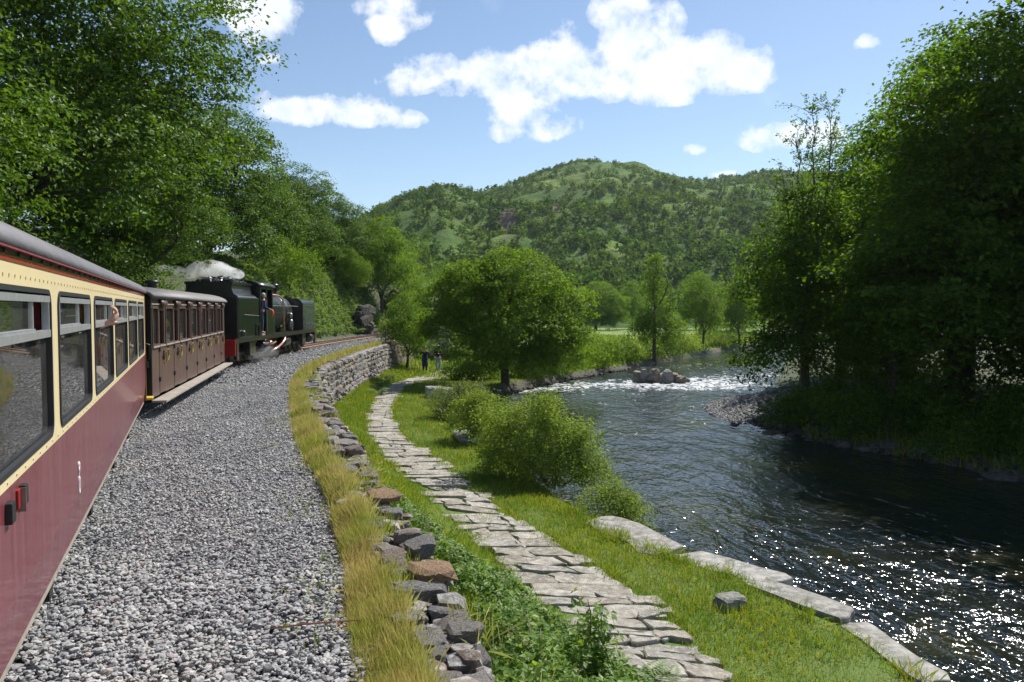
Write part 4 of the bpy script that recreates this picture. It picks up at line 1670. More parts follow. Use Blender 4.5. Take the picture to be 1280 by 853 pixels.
    sd.box(-.5, .5, 8.9, 10.1, 1.12, 1.5)
    sd.build('smokebox_saddle', M_LBLACK, root)
    for y in (5.9, 6.6, 7.3, 8.1, 8.85):
        bd = MB()
        rr_ = .846 if y < 6.5 else .806 if y < 6.7 else .790
        bd.lathe([(rr_ - .01, -.02), (rr_, -.02), (rr_, .02), (rr_ - .01, .02)], 36, (0, y, zc_), 'Y')
        bd.build('boiler_band', M_STEEL, root)
    ch = MB()
    ch.smooth = True
    ch.lathe([(.33, .66), (.26, .78), (.22, .9), (.21, 1.12), (.26, 1.16), (.29, 1.28), (.29, 1.33), (.2, 1.33), (.2, 1.0)], 24, (0, 9.55, zc_))
    ch.build('chimney', M_LBLACK, root)
    dm = MB()
    dm.smooth = True
    dm.lathe([(.40, .60), (.34, .80), (.34, 1.0), (.28, 1.10), (.12, 1.16), (.01, 1.17)], 24, (0, 7.7, zc_))
    dm.build('steam_dome', M_LGREEN, root)
    sdm = MB()
    sdm.smooth = True
    sdm.lathe([(.30, .62), (.27, .80), (.27, .95), (.2, 1.02), (.02, 1.06)], 20, (0, 6.5, zc_))
    sdm.build('sand_dome', M_LBLACK, root)
    # copper pipes down the side of the boiler
    pp = MB()
    pp.smooth = True
    pp.tube([(.35, 6.6, 2.80), (.60, 7.0, 2.82), (.78, 7.5, 2.78), (.90, 7.75, 2.62), (.92, 7.8, 2.3), (.92, 7.8, 1.25)], .035, 8)
    pp.build('feed_pipe', M_COPPER, root)
    pq = MB()
    pq.smooth = True
    pq.tube([(.98, 7.7, 1.0), (1.0, 7.6, .80), (1.02, 7.0, .66), (1.02, 6.2, .52), (1.0, 5.2, .42)], .05, 8)
    pq.build('overflow_pipe', M_COPPER, root)
    inj = MB()
    inj.smooth = True
    inj.lathe([(.06, -.14), (.09, -.1), (.09, .08), (.05, .14)], 12, (1.0, 5.0, .78), 'Y')
    inj.tube([(1.0, 5.0, .78), (1.0, 5.4, .72), (1.0, 5.9, .78)], .04, 8)
    inj.build('injector', M_COPPER, root)
    hl = MB()
    hl.tube([(.84, 5.4, 2.32), (.84, 10.1, 2.32)], .018, 6)
    hl.tube([(.84, 10.1, 2.32), (.95, 10.6, 2.30)], .018, 6)
    hl.build('boiler_handrail', M_STEEL, root)
    wp = MB()
    wp.smooth = True
    wp.lathe([(.12, -.25), (.13, -.1), (.13, .15), (.08, .25)], 14, (.86, 9.4, 1.45))
    wp.lathe([(.09, -.1), (.10, .0), (.10, .14), (.05, .2)], 14, (.86, 9.4, 1.80))
    wp.build('air_pump', M_STEEL, root)
    # front tank
    ft = MB()
    ft.smooth = False
    pr = []
    for (cx, sg) in ((HW - .36, 1), (-HW + .36, -1)):
        for k in range(7):
            a = R(90 * k / 6) if sg > 0 else R(90 + 90 * k / 6)
            pr.append((cx + .36 * math.cos(a), 2.34 + .36 * math.sin(a)))
    pr = [(HW, 1.12)] + pr + [(-HW, 1.12)]
    ft.extrude_y(pr, 11.35, 14.35)
    ft.build('front_tank', M_LTANK_SHEEN, root)
    fe = MB()
    sc_ = [(x * 1.004, z + .004) for x, z in pr]
    fe.extrude_y(sc_, 11.30, 11.352)
    fe.build('front_tank_end', M_LBLACK, root)
    tr_ = MB()
    tr_.extrude_y([(x * 1.01, z + .008) for x, z in pr[1:-1]] + [(x * .995, z - .004) for x, z in pr[1:-1]][::-1], 14.28, 14.34)
    tr_.box(HW, HW + .012, 11.36, 14.34, 2.33, 2.36)
    tr_.build('tank_beading', M_STEEL, root)
    tt = MB()
    tt.lathe([(.2, 0), (.2, .1), (.12, .13), (.12, .18)], 14, (0, 12.6, 2.70))
    tt.build('tank_lid', M_LBLACK, root)
    lm = MB()
    lm.smooth = True
    lm.lathe([(.10, -.12), (.12, -.08), (.12, .1), (.09, .14)], 14, (.55, 14.5, 1.32), 'Y')
    lm.build('lamp', M_LBLACK, root)
    ld = MB()
    for x in (HW + .02,):
        for y in (11.5, 11.75):
            ld.box(x - .01, x + .015, y - .012, y + .012, 1.14, 1.75)
        for z in (1.3, 1.5, 1.7):
            ld.box(x - .01, x + .015, 11.5, 11.75, z - .012, z + .012)
    ld.build('tank_step', M_STEEL, root)
    # two sets of running gear
    big, small = wheel_mesh(.43, 12), wheel_mesh(.30, 9)
    for base in (.75, 10.3):
        ys = [base + .75 + .95 * k for k in range(3)]
        for sx in (-1, 1):
            for y in ys:
                link('driving_wheel', big, root, (sx * .42, y, .60))
            link('pony_wheel', small, root, (sx * .42, base - .18, .47))
            link('pony_wheel', small, root, (sx * .42, base + 3.75, .47))
            rd = MB()
            rd.box(sx * .62 - .025, sx * .62 + .025, ys[0] - .08, ys[2] + .08, .46, .56, .01)
            rd.build('coupling_rod', M_STEEL, root)
            con = MB()
            cyl_y = base + 3.4 if base > 5 else base + 3.5
            con.tube([(sx * .72, ys[1], .52), (sx * .74, cyl_y - .3, .66)], .04, 6)
            con.build('connecting_rod', M_STEEL, root)
            cy = MB()
            cy.smooth = True
            cy.lathe([(.05, -.42), (.22, -.40), (.24, -.32), (.24, .30), (.22, .36), (.08, .40)], 20, (sx * .82, cyl_y + .15, .66), 'Y')
            cy.build('cylinder', M_LBLACK, root)
            vg = MB()
            vg.box(sx * .72 - .02, sx * .72 + .02, ys[1] - .1, cyl_y - .3, .82, .88)
            vg.tube([(sx * .74, ys[1] + .1, .55), (sx * .74, ys[1] + .35, .95), (sx * .74, cyl_y - .3, .85)], .025, 5)
            vg.build('valve_gear', M_STEEL, root)
        fr = MB()
        fr.box(.26, .32, base - .6, base + 4.1, .50, .96)
        fr.box(-.32, -.26, base - .6, base + 4.1, .50, .96)
        fr.build('bogie_frame', M_LBLACK, root)
        tkb = MB()
        tkb.box(.72, .92, base + 1.5, base + 2.3, .40, .92, .02)
        tkb.build('brake_reservoir', M_LBLACK, root)
    fb2 = MB()
    fb2.smooth = True
    fb2.lathe([(.02, -.6), (.2, -.58), (.22, -.5), (.22, .5), (.2, .58), (.02, .6)], 18, (.80, 8.3, .70), 'Y')
    fb2.build('air_tank', M_LBLACK, root)
    ap = MB()
    ap.box(-.6, .6, 5.2, 7.2, .45, 1.0, .04)
    ap.build('ash_pan', M_LBLACK, root)
    # coal heap lying in the bunker
    rs = np.random.RandomState(4)
    n = 260
    xx, yy = rs.uniform(-.72, .72, n), rs.uniform(.5, 2.8, n)
    zz = 3.06 + .20 * (1 - (xx / .78) ** 2) * np.exp(-((yy - 1.7) / 1.0) ** 2) + rs.uniform(0, .08, n)
    c = link('coal', scatter_stones('coal', np.stack([xx, yy], 1), zz, rs.uniform(.12, .26, n), ICO1, M_COAL, rs, .9))
    c.location = root.location
    c.rotation_euler = root.rotation_euler
    tag(c, kind='stuff')
    c['label'] = 'heap of black coal piled in the bunker'
    return root


ENGINE = build_engine()


def blob_volume(name, balls, material, loc, label):
    mb = MB()
    V0, F0 = ICO3
    bm = bmesh.new()
    for (x, y, z, rx, ry, rz) in balls:
        V = V0 * np.array([rx, ry, rz]) + np.array([x, y, z])
        vs = [bm.verts.new(v) for v in V]
        for f in F0:
            bm.faces.new([vs[i] for i in f])
    me = bpy.data.meshes.new(name)
    bm.to_mesh(me)
    bm.free()
    me.materials.append(material)
    o = link(name, me, None, loc)
    rmd = o.modifiers.new('remesh', 'REMESH')
    rmd.mode = 'VOXEL'
    rmd.voxel_size = .12
    return tag(o, label, None, None, 'stuff')


S1 = steam_material('steam_white', 4.5, 2.2)
S2 = steam_material('steam_thin', .35, 2.6)
blob_volume('steam', [(.1, 0, 0, .6, .7, .42), (-.55, -.2, .06, .55, .6, .36), (.7, .2, -.14, .5, .6, .28), (-1.05, -.3, -.16, .4, .5, .24), (-.2, 0, .25, .4, .4, .25), (-1.6, -.4, -.02, .5, .5, .22), (-2.1, -.5, .08, .35, .4, .14)],
            S1, (-12.9, 33.5, 3.85), 'white puff of steam drifting above the coal bunker')
blob_volume('steam', [(0, 0, 0, .5, .8, .28), (.1, -.9, -.08, .45, .7, .22), (.05, .9, .1, .3, .5, .25)], S2, (-9.75, 30.3, .42), 'thin steam leaking beside the engine wheels')


# ------------------------------------------------------------------ people
def skin_mesh(name, joints, edges, material, parent=None, root=None, sub=2):
    """joints: {key: (x, y, z, r)}"""
    keys = list(joints)
    me = bpy.data.meshes.new(name)
    me.from_pydata([joints[k][:3] for k in keys], [(keys.index(a), keys.index(b)) for a, b in edges], [])
    me.materials.append(material)
    o = link(name, me, parent)
    md = o.modifiers.new('skin', 'SKIN')
    md.use_smooth_shade = True
    sv = me.skin_vertices[0].data
    for i, k in enumerate(keys):
        r = joints[k][3]
        rr = r if isinstance(r, tuple) else (r, r)
        sv[i].radius = rr
        sv[i].use_root = (k == (root or keys[0]))
    ss = o.modifiers.new('subdivision', 'SUBSURF')
    ss.levels = ss.render_levels = sub
    return o


def body_joints(la=None, ra=None, legs=.10, lean=0.0):
    """standing figure facing +Y, 1.7 m tall; la/ra override (elbow, wrist, tip)"""
    J = {'pelvis': (0, 0, .93, .135), 'waist': (0, lean * .3, 1.10, .125), 'chest': (0, lean * .7, 1.30, (.165, .12)), 'neckb': (0, lean, 1.43, .075), 'neck': (0, lean + .01, 1.50, .055),
         'jaw': (0, lean + .035, 1.565, .068), 'head': (0, lean + .02, 1.63, .092), 'crown': (0, lean + .01, 1.70, .07)}
    E = [('pelvis', 'waist'), ('waist', 'chest'), ('chest', 'neckb'), ('neckb', 'neck'), ('neck', 'jaw'), ('jaw', 'head'), ('head', 'crown')]
    J['nose'] = (0, lean + .13, 1.61, .018)
    E.append(('head', 'nose'))
    for s, nm in ((-1, 'l'), (1, 'r')):
        ov = la if s < 0 else ra
        el_, wr, tp = ov or ((s * .26, .0, 1.12), (s * .25, .10, .88), (s * .24, .13, .78))
        J[nm + 'sh'] = (s * .175, lean, 1.39, .068)
        J[nm + 'el'] = (*el_, .043)
        J[nm + 'wr'] = (*wr, .030)
        J[nm + 'tip'] = (*tp, .024)
        J[nm + 'hip'] = (s * .09, 0, .86, .095)
        J[nm + 'kn'] = (s * legs, .015, .48, .058)
        J[nm + 'an'] = (s * legs, -.01, .09, .040)
        J[nm + 'toe'] = (s * (legs + .02), .15, .04, .035)
        E += [('neckb', nm + 'sh'), (nm + 'sh', nm + 'el'), (nm + 'el', nm + 'wr'), (nm + 'wr', nm + 'tip'), ('pelvis', nm + 'hip'), (nm + 'hip', nm + 'kn'), (nm + 'kn', nm + 'an'), (nm + 'an', nm + 'toe')]
    return J, E


def person(label, loc, rotz, J, E, clothes, hair_m, scale=1.0):
    root = thing('person', label, 'person', loc, rotz)
    root.scale = (scale,) * 3
    skin_mesh('body', J, E, M_SKIN, root, 'pelvis')
    h = J['head']
    hm = MB()
    hm.smooth = True
    V, F = ICO2
    keep = [(v[0] * .108 + h[0], v[1] * .118 + h[1] - .012, v[2] * .125 + h[2] + .02) for v in V]
    Fk = [f for f in F if np.mean(V[f][:, 2]) > -.15 and not (np.mean(V[f][:, 1]) > .35 and np.mean(V[f][:, 2]) < .45)]
    hm.add(keep, Fk)
    hm.build('hair', hair_m, root)
    for (nm, keys, grow, m_) in clothes:
        jj = {k: (*J[k][:3], tuple(r + grow for r in J[k][3]) if isinstance(J[k][3], tuple) else J[k][3] + grow) for k in keys}
        ee = [(a, b) for a, b in E if a in jj and b in jj]
        skin_mesh(nm, jj, ee, m_, root, keys[0])
    return root


TOP = ['pelvis', 'waist', 'chest', 'neckb', 'lsh', 'rsh', 'lel', 'rel']
SLEEVE = TOP + ['lwr', 'rwr']
LEGS = ['pelvis', 'lhip', 'rhip', 'lkn', 'rkn', 'lan', 'ran']
# walker with elbows out, hands up to the face
J1, E1 = body_joints(la=((-.34, .06, 1.22), (-.16, .22, 1.42), (-.07, .20, 1.52)), ra=((.33, .06, 1.22), (.16, .22, 1.42), (.07, .20, 1.52)))
y = 51.5
w1 = person('walker on the footpath in a long dark blue outfit with elbows raised', (-5.85, y, float(path_z(y)) + .04), R(185), J1, E1,
            [('coat', SLEEVE, .022, M_DARKCL), ('trousers', LEGS, .025, M_NAVY)], M_HAIR, 1.0)
sk = MB()
sk.smooth = True
sk.lathe([(.175, 1.16), (.185, 1.0), (.20, .75), (.205, .42), (.16, .42)], 16)
sk.build('long_coat_skirt', M_NAVY, w1)
J2, E2 = body_joints(la=((-.27, .05, 1.14), (-.16, .24, 1.20), (-.10, .30, 1.24)), ra=((.27, .05, 1.14), (.16, .24, 1.20), (.10, .30, 1.24)), legs=.12)
y = 52.5
person('walker on the footpath in pale blue trousers, dark jacket and pale hat', (-5.05, y, float(path_z(y)) + .04), R(160), J2, E2,
       [('jacket', SLEEVE, .024, M_DARKCL), ('trousers', LEGS, .024, M_JEANS)], M_PALEHAT, 1.02)
# driver leaning from the cab
J3, E3 = body_joints(la=((-.27, .0, 1.13), (-.22, .16, .98), (-.20, .22, .92)), ra=((.30, .06, 1.14), (.28, .30, 1.06), (.26, .38, 1.04)), lean=.10)
dl = ENGINE.matrix_world
bpy.context.view_layer.update()
dp = ENGINE.matrix_world @ Vector((.93, 3.86, 1.19))
drv = person('engine driver in dark blue overalls leaning out at the cab doorway', dp, R(3.55 - 60), J3, E3,
             [('overalls', SLEEVE, .02, M_NAVY), ('trousers', LEGS, .022, M_NAVY)], M_PALEHAT, .93)
rg = MB()  # orange shape added for the orange light on the driver's hand
rg.smooth = True
rg.tube([(.27, .36, 1.06), (.30, .40, .98), (.32, .41, .84), (.31, .40, .74)], [.03, .06, .07, .03], 8)
rgo = rg.build('orange_hand_light', M_ORANGE)
rgo.matrix_world = Matrix.Translation(dp) @ Matrix.Rotation(R(3.55 - 60), 4, 'Z') @ Matrix.Scale(.93, 4)
tag(rgo, 'orange patch put in for the orange light on the hand of the engine driver', 'rag')


# passenger behind the third window with a hand out of the vent
def passenger():
    bpy.context.view_layer.update()
    M = SALOON.matrix_world
    root = thing('person', 'passenger inside the red and cream carriage with one bare hand out of the window', 'person', M @ Vector((.62, 8.52, .68)), R(22.62))
    J = {'pelvis': (-.42, .25, .42, .14), 'waist': (-.42, .25, .62, .13), 'chest': (-.42, .25, .86, (.16, .12)), 'neckb': (-.42, .25, 1.02, .075), 'neck': (-.42, .25, 1.08, .055), 'jaw': (-.42, .27, 1.14, .068),
         'head': (-.42, .26, 1.21, .092), 'crown': (-.42, .25, 1.28, .07), 'nose': (-.42, .37, 1.19, .018),
         'rsh': (-.25, .27, .97, .066), 'rel': (.08, .40, 1.16, .045), 'rwr': (.47, .52, 1.43, .029), 'rpalm': (.56, .54, 1.455, (.044, .026)),
         'lsh': (-.59, .25, .97, .066), 'lel': (-.66, .30, .72, .045), 'lwr': (-.62, .5, .6, .03), 'ltip': (-.60, .6, .6, .025)}
    E = [('pelvis', 'waist'), ('waist', 'chest'), ('chest', 'neckb'), ('neckb', 'neck'), ('neck', 'jaw'), ('jaw', 'head'), ('head', 'crown'), ('head', 'nose'),
         ('neckb', 'rsh'), ('rsh', 'rel'), ('rel', 'rwr'), ('rwr', 'rpalm'), ('neckb', 'lsh'), ('lsh', 'lel'), ('lel', 'lwr'), ('lwr', 'ltip')]
    J['rwr'] = (.47, .50, 1.375, .030)
    J['rpalm'] = (.535, .53, 1.42, (.044, .028))
    fingers = {}
    for nm, ang, ln, base in (('index', 12, .095, .03), ('middle', 40, .105, .03), ('ring', 68, .098, .03), ('little', 98, .078, .028), ('thumb', -42, .075, .02)):
        ca, sa = math.cos(R(ang)), math.sin(R(ang))
        p0 = (.545, .53 + ca * (base + .02), 1.42 + sa * (base + .02))
        fingers[nm] = [(p0[0] + .018 * k - .012 * k * k, p0[1] + ca * ln * k / 3, p0[2] + sa * ln * k / 3) for k in (1, 2, 3)]
    for nm, ch in fingers.items():
        prev = 'rpalm' if nm != 'thumb' else 'rwr'
        for i, p_ in enumerate(ch):
            k = nm + str(i)
            J[k] = (*p_, .0125 - .0014 * i)
            E.append((prev, k))
            prev = k
    skin_mesh('body', J, E, M_SKIN, root, 'pelvis')
    skin_mesh('shirt', {k: (*J[k][:3], tuple(r + .02 for r in J[k][3]) if isinstance(J[k][3], tuple) else J[k][3] + .02) for k in ('pelvis', 'waist', 'chest', 'neckb', 'rsh', 'lsh', 'lel')},
              [('pelvis', 'waist'), ('waist', 'chest'), ('chest', 'neckb'), ('neckb', 'rsh'), ('neckb', 'lsh'), ('lsh', 'lel')], M_SHIRT, root, 'pelvis')
    hm = MB()
    hm.smooth = True
    V, F = ICO2
    hm.add([(v[0] * .108 - .42, v[1] * .118 + .248, v[2] * .125 + 1.23) for v in V], [f for f in F if np.mean(V[f][:, 2]) > -.15 and not (np.mean(V[f][:, 1]) > .35 and np.mean(V[f][:, 2]) < .45)])
    hm.build('hair', M_HAIR, root)


passenger()


# ------------------------------------------------------------------ river stones
def big_rock(name, label, cat, loc, size, rotz, seed, material, sub=ICO3, planes=12, group=None, tilt=(0, 0)):
    o = link(name, rock_mesh(name, seed, sub, material, planes, .012), None, loc, (tilt[0], tilt[1], rotz), tuple(s / 2 for s in size))
    return tag(o, label, cat, group)


LED = [(14.1, 2.05, 2.4, .95, 'long grey ledge slab on the river bank just below the big green bush'),
       (12.35, 3.25, 2.1, .85, 'broad flat grey ledge slab on the river bank, second from the big bush'),
       (10.95, 4.05, 1.9, .62, 'grey ledge slab on the river bank beside the sunlit water, third from the big bush'),
       (9.35, 4.52, 1.9, .55, 'narrow grey ledge slab on the river bank at the lower right of the grass'),
       (8.05, 4.78, .75, .5, 'small square stone at the near end of the river bank ledge')]
for i, (y, x, L, Wd, lb) in enumerate(LED):
    d = math.atan2(float(X_RL(y + .4)) - float(X_RL(y - .4)), .8)
    rl = np.random.RandomState(500 + i)
    w2, l2 = Wd / 2, L / 2
    ol, _ = jitter_poly([(-w2 * rl.uniform(.6, 1), -l2 * .92), (w2, -l2 * rl.uniform(.8, .98)), (w2 * rl.uniform(.75, 1), l2 * rl.uniform(.8, .95)), (-w2 * rl.uniform(.7, 1), l2 * .94)], rl, 0, .05)
    me, c_ = slab_mesh(ol, 0, .5, (.03, rl.normal(0, .015)), rl, M_LEDGE)
    o = link('ledge_slab', me, None, (x + (.16, .30, .10, .14, .1)[i], y, Z_PATH - (.06, .10, .05, .09, .08)[i]), (0, 0, -d + (.10, -.06, .08, -.05, .3)[i]))
    tag(o, lb, 'rock', 'stone ledge along the river bank')
big_rock('boulder', 'small pale boulder half sunk in the grass verge', 'rock', (3.05, 10.6, -1.93), (.5, .34, .26), .4, 520, M_LEDGE)
big_rock('boulder', 'pale boulder beside the path next to the grey willow bush', 'rock', (-3.4, 36.5, -1.95), (1.5, 1.1, .9), .2, 521, M_LEDGE)
big_rock('boulder', 'flat stone beside the path below the grey willow bush', 'rock', (-2.7, 31.0, -2.0), (.9, .6, .3), .5, 522, M_LEDGE)
big_rock('boulder', 'long low stone in the grass under the middle bush', 'rock', (-1.5, 24.5, -2.0), (.8, 2.0, .45), .25, 523, M_LEDGE)
big_rock('boulder', 'large pale grey boulder on the slope behind the two walkers', 'rock', (-6.3, 61, .1), (3.0, 2.4, 3.2), .4, 524, M_PALE)


def crag(label, loc, seed, wide, deep, high, n=30):
    """an outcrop of many split blocks stepping back upwards, each block a part"""
    rs = np.random.RandomState(seed)
    root = thing('rock_face', label, 'rock', loc)
    for k in range(n):
        t = k / n
        sz = np.array([rs.uniform(.42, .62) * wide * (1 - .35 * t), rs.uniform(.35, .55) * deep, rs.uniform(.22, .36) * high])
        p = (rs.uniform(-.34, .34) * wide * (1.1 - .45 * t), rs.uniform(-.35, .35) * deep, high * t * .85)
        link('rock_block', rock_mesh('rock_block', seed * 31 + k, ICO2, M_CRAG, 7), root, p, (rs.normal(0, .12), rs.normal(0, .12), rs.uniform(-.5, .5)), tuple(sz * .62))
    return root


crag('craggy rock outcrop with ferns at the left side of the cutting', (-12.9, 66.5, .0), 525, 1.7, 3.4, 2.6)
crag('tall dark rock face at the back of the cutting where the track disappears', (-11.6, 77.0, -.3), 526, 3.4, 4.0, 4.4)
# island rock in the rapids: one jagged ridge
t = thing('island_rock', 'jagged dark rock standing in the white rapids mid river', 'rock', (9.8, 51.0, Z_WATER - .05), .05)
_ri = np.random.RandomState(58)
for i in range(15):
    x = -1.5 + 3.3 * i / 14
    hgt = (1.25 - .45 * (i / 14)) * _ri.uniform(.65, 1.1) * (.6 if i in (0, 13, 14) else 1)
    link('rock_lump', rock_mesh('rock_lump', 540 + i, ICO2, M_STONE, 7, .04), t, (x, _ri.uniform(-.3, .3), hgt * .30), (_ri.normal(0, .35), _ri.normal(0, .45), _ri.uniform(0, 3)), (_ri.uniform(.16, .34), _ri.uniform(.3, .5), hgt * .62))


def gravel_bar():
    rs = np.random.RandomState(51)
    n = 5200
    y = rs.uniform(32.5, 47, n)
    x = X_RR(y) + rs.exponential(.9, n) - .8
    keep = x < X_RR(y) + 3.2
    x, y = x[keep], y[keep]
    z = np.array([max(ground_z(a, b), Z_WATER - .06) for a, b in zip(x, y)]) + .05
    o = link('shingle', scatter_stones('shingle', np.stack([x, y], 1), z, rs.uniform(.12, .34, len(x)), OCT, M_COBBLE, rs))
    tag(o, 'bar of grey shingle at the water edge under the trees', None, None, 'stuff')
    n = 420
    y = rs.uniform(8, 33, n)
    x = X_RR(y) + rs.normal(.25, .4, n)
    z = np.array([max(ground_z(a, b), Z_WATER - .15) for a, b in zip(x, y)]) + .03
    o = link('shingle', scatter_stones('shingle', np.stack([x, y], 1), z, np.clip(rs.lognormal(-1.1, .5, n), .15, .9), ICO1, M_CRAG, rs, .8))
    tag(o, 'dark stones along the shaded right bank', None, None, 'stuff')
    # stones along the left waterline under the ledge and beyond
    n = 700
    y = rs.uniform(8, 62, n)
    x = X_RL(y) + .40 + rs.normal(0, .16, n)
    z = np.full(n, Z_WATER + .03)
    o = link('shingle', scatter_stones('shingle', np.stack([x, y], 1), z, rs.uniform(.15, .4, n), ICO1, M_CRAG, rs))
    tag(o, 'dark stones along the foot of the left bank', None, None, 'stuff')


gravel_bar()


# ------------------------------------------------------------------ grass
def blades(name, x, y, z, h, w, rs, material, lean=.35, kind='stuff', label=None, sun=None):
    n = len(x)
    a = rs.uniform(0, 2 * math.pi, n)
    b = rs.uniform(0, 2 * math.pi, n)
    ln = np.abs(rs.normal(0, lean, n))
    base = np.stack([x, y, z], 1)
    side = np.stack([np.cos(a), np.sin(a), np.zeros(n)], 1) * (w / 2)[:, None]
    tip = base + np.stack([np.cos(b) * ln * h, np.sin(b) * ln * h, h * np.sqrt(np.maximum(.15, 1 - ln ** 2))], 1)
    mid = base + (tip - base) * .55 + np.array([0, 0, 1]) * (h * .08)[:, None]
    V = np.empty((n, 4, 3))
    V[:, 0], V[:, 1], V[:, 2], V[:, 3] = base - side, base + side, mid + side * .55, tip
    # two triangles: base pair to mid, then to the tip
    i = np.arange(n)[:, None] * 4
    F = np.concatenate([i + np.array([[0, 1, 2]]), i + np.array([[0, 2, 3]])], 0)
    o = link(name, np_mesh(name, V.reshape(-1, 3), F, material))
    return tag(o, label, None, None, kind)


def vnoise(x, y, s, o=0.0):
    return np.array([mnoise.noise(Vector((a * s, b * s, o))) for a, b in zip(x, y)])


def zs_of(x, y):
    """ground height for many points, row by row"""
    out = np.empty(len(x))
    yr = np.round(np.asarray(y) * 4) / 4
    for v in np.unique(yr):
        k = knots(v)
        s = yr == v
        out[s] = np.interp(x[s] + 0.0, [q[0] for q in k], [q[1] for q in k])
    return out


def build_grass():
    rs = np.random.RandomState(61)
    # tall dry grass between ballast and wall
    for (y0, y1, n, hh, ww) in ((2.2, 8, 80000, .20, .0030), (8, 22, 42000, .24, .0075), (22, 50, 9000, .25, .026)):
        y = y0 + (y1 - y0) * rs.rand(n) ** 1.15
        a, b = X_BALL(y), X_WALL(y) - .24
        t = rs.beta(1.5, 1.3, n)
        x = a + .06 + (b - a) * t
        k = vnoise(x, y, 1.6)
        keep = rs.rand(n) < np.clip(.75 + k * 1.1, .12, 1)
        x, y, t, k = x[keep], y[keep], t[keep], k[keep]
        h = hh * rs.uniform(.45, 1.25, len(x)) * (.45 + .75 * t) * (1 + .5 * k)
        blades('dry_grass', x, y, np.full(len(x), -.05), h, np.full(len(x), ww) * rs.uniform(.7, 1.4, len(x)), rs, M_DRY, .27, label='tall straw coloured grass between the ballast and the stone wall')
    n = 16000
    y = rs.uniform(3.5, 24, n)
    x = X_WALL(y) + rs.normal(0, .17, n)
    k = vnoise(x, y, 1.9, 11.0) > .20
    x, y = x[k], y[k]
    half = rs.rand(len(x)) < .6
    for mk, m_, lb in ((half, M_DRY, 'dry grass tufts growing between the wall stones'), (~half, M_GRASS, 'green grass tufts growing between the wall stones')):
        q = int(mk.sum())
        blades('wall_grass', x[mk], y[mk], np.full(q, .02), rs.uniform(.08, .26, q), rs.uniform(.003, .007, q), rs, m_, .5, label=lb)
    # green turf: bank under the wall and verge to the river
    def turf(n, y0, y1, left, right, hh, ww, label, power=1.6, thin=1.0):
        y = y0 + (y1 - y0) * rs.rand(n) ** power
        a, b = left(y), right(y)
        x = a + (b - a) * rs.rand(n)
        k = vnoise(x, y, 1.1, 2.0)
        keep = rs.rand(n) < np.clip(thin + k * .5, .2, 1)
        x, y, k = x[keep], y[keep], k[keep]
        z = zs_of(x, y)
        h = hh * rs.uniform(.5, 1.3, len(x)) * (1 + .7 * k)
        w = ww * (1 + .05 * np.maximum(y - 8, 0)) * rs.uniform(.7, 1.4, len(x))
        blades('grass', x, y, z - .01, h, w, rs, M_GRASS, .55, label=label)
    turf(90000, 5.5, 50, lambda y: X_PR(y) - .06, lambda y: X_RL(y) + .12, .12, .008, 'short green grass on the verge between the footpath and the river', 1.7, 1.3)
    turf(60000, 6.0, 50, lambda y: X_WALL(y) + .32, lambda y: X_PL(y) + .06, .15, .009, 'green grass on the bank between the stone wall and the footpath')
    turf(12000, 8, 29, lambda y: X_RR(y) - .15, lambda y: X_RR(y) + 4.5, .42, .03, 'rank grass and undergrowth on the shaded right bank', 1.0)
    n = 2600
    y = rs.uniform(3, 40, n)
    x = X_BALL(y) + rs.normal(-.12, .16, n)
    k = vnoise(x, y, .9, 7.0) > .18
    x, y = x[k], y[k]
    blades('grass', x, y, np.full(len(x), -.02), rs.uniform(.04, .12, len(x)), rs.uniform(.005, .012, len(x)), rs, M_GRASS, .6, label='weeds creeping into the edge of the ballast')
    # tufts between slabs
    turf(14000, 6.5, 46, lambda y: X_PL(y), lambda y: X_PR(y), .085, .008, 'short grass in the joints of the stone path', 1.5, .35)
    turf(9000, 6.5, 48, lambda y: X_PR(y) - .22, lambda y: X_PR(y) + .08, .13, .008, 'grass tufts lapping over the river side of the path', 1.5, .6)
    turf(9000, 6.5, 48, lambda y: X_PL(y) - .08, lambda y: X_PL(y) + .2, .13, .008, 'grass tufts lapping over the wall side of the path', 1.5, .6)
    turf(16000, 48, 75, lambda y: X_WALL(y) + .2, lambda y: X_RL(y), .30, .02, 'rough grass beyond the walkers', 1.0)
    turf(9000, 62, 130, lambda y: X_PR(y), lambda y: X_RL(y), .3, .035, 'light green meadow grass beyond the oak', 1.0)
    # long seeding grass on the ledge edge
    n = 5200
    y = rs.uniform(7.0, 15.8, n)
    x = X_RL(y) + rs.normal(-.16, .22, n)
    keep = vnoise(x, y, 1.7, 4.0) > .12
    x, y = x[keep], y[keep]
    blades('grass', x, y, zs_of(x, y), rs.uniform(.12, .32, len(x)), rs.uniform(.005, .010, len(x)), rs, M_GRASS, .45, label='long grass tufts at the edge of the river ledge')


build_grass()


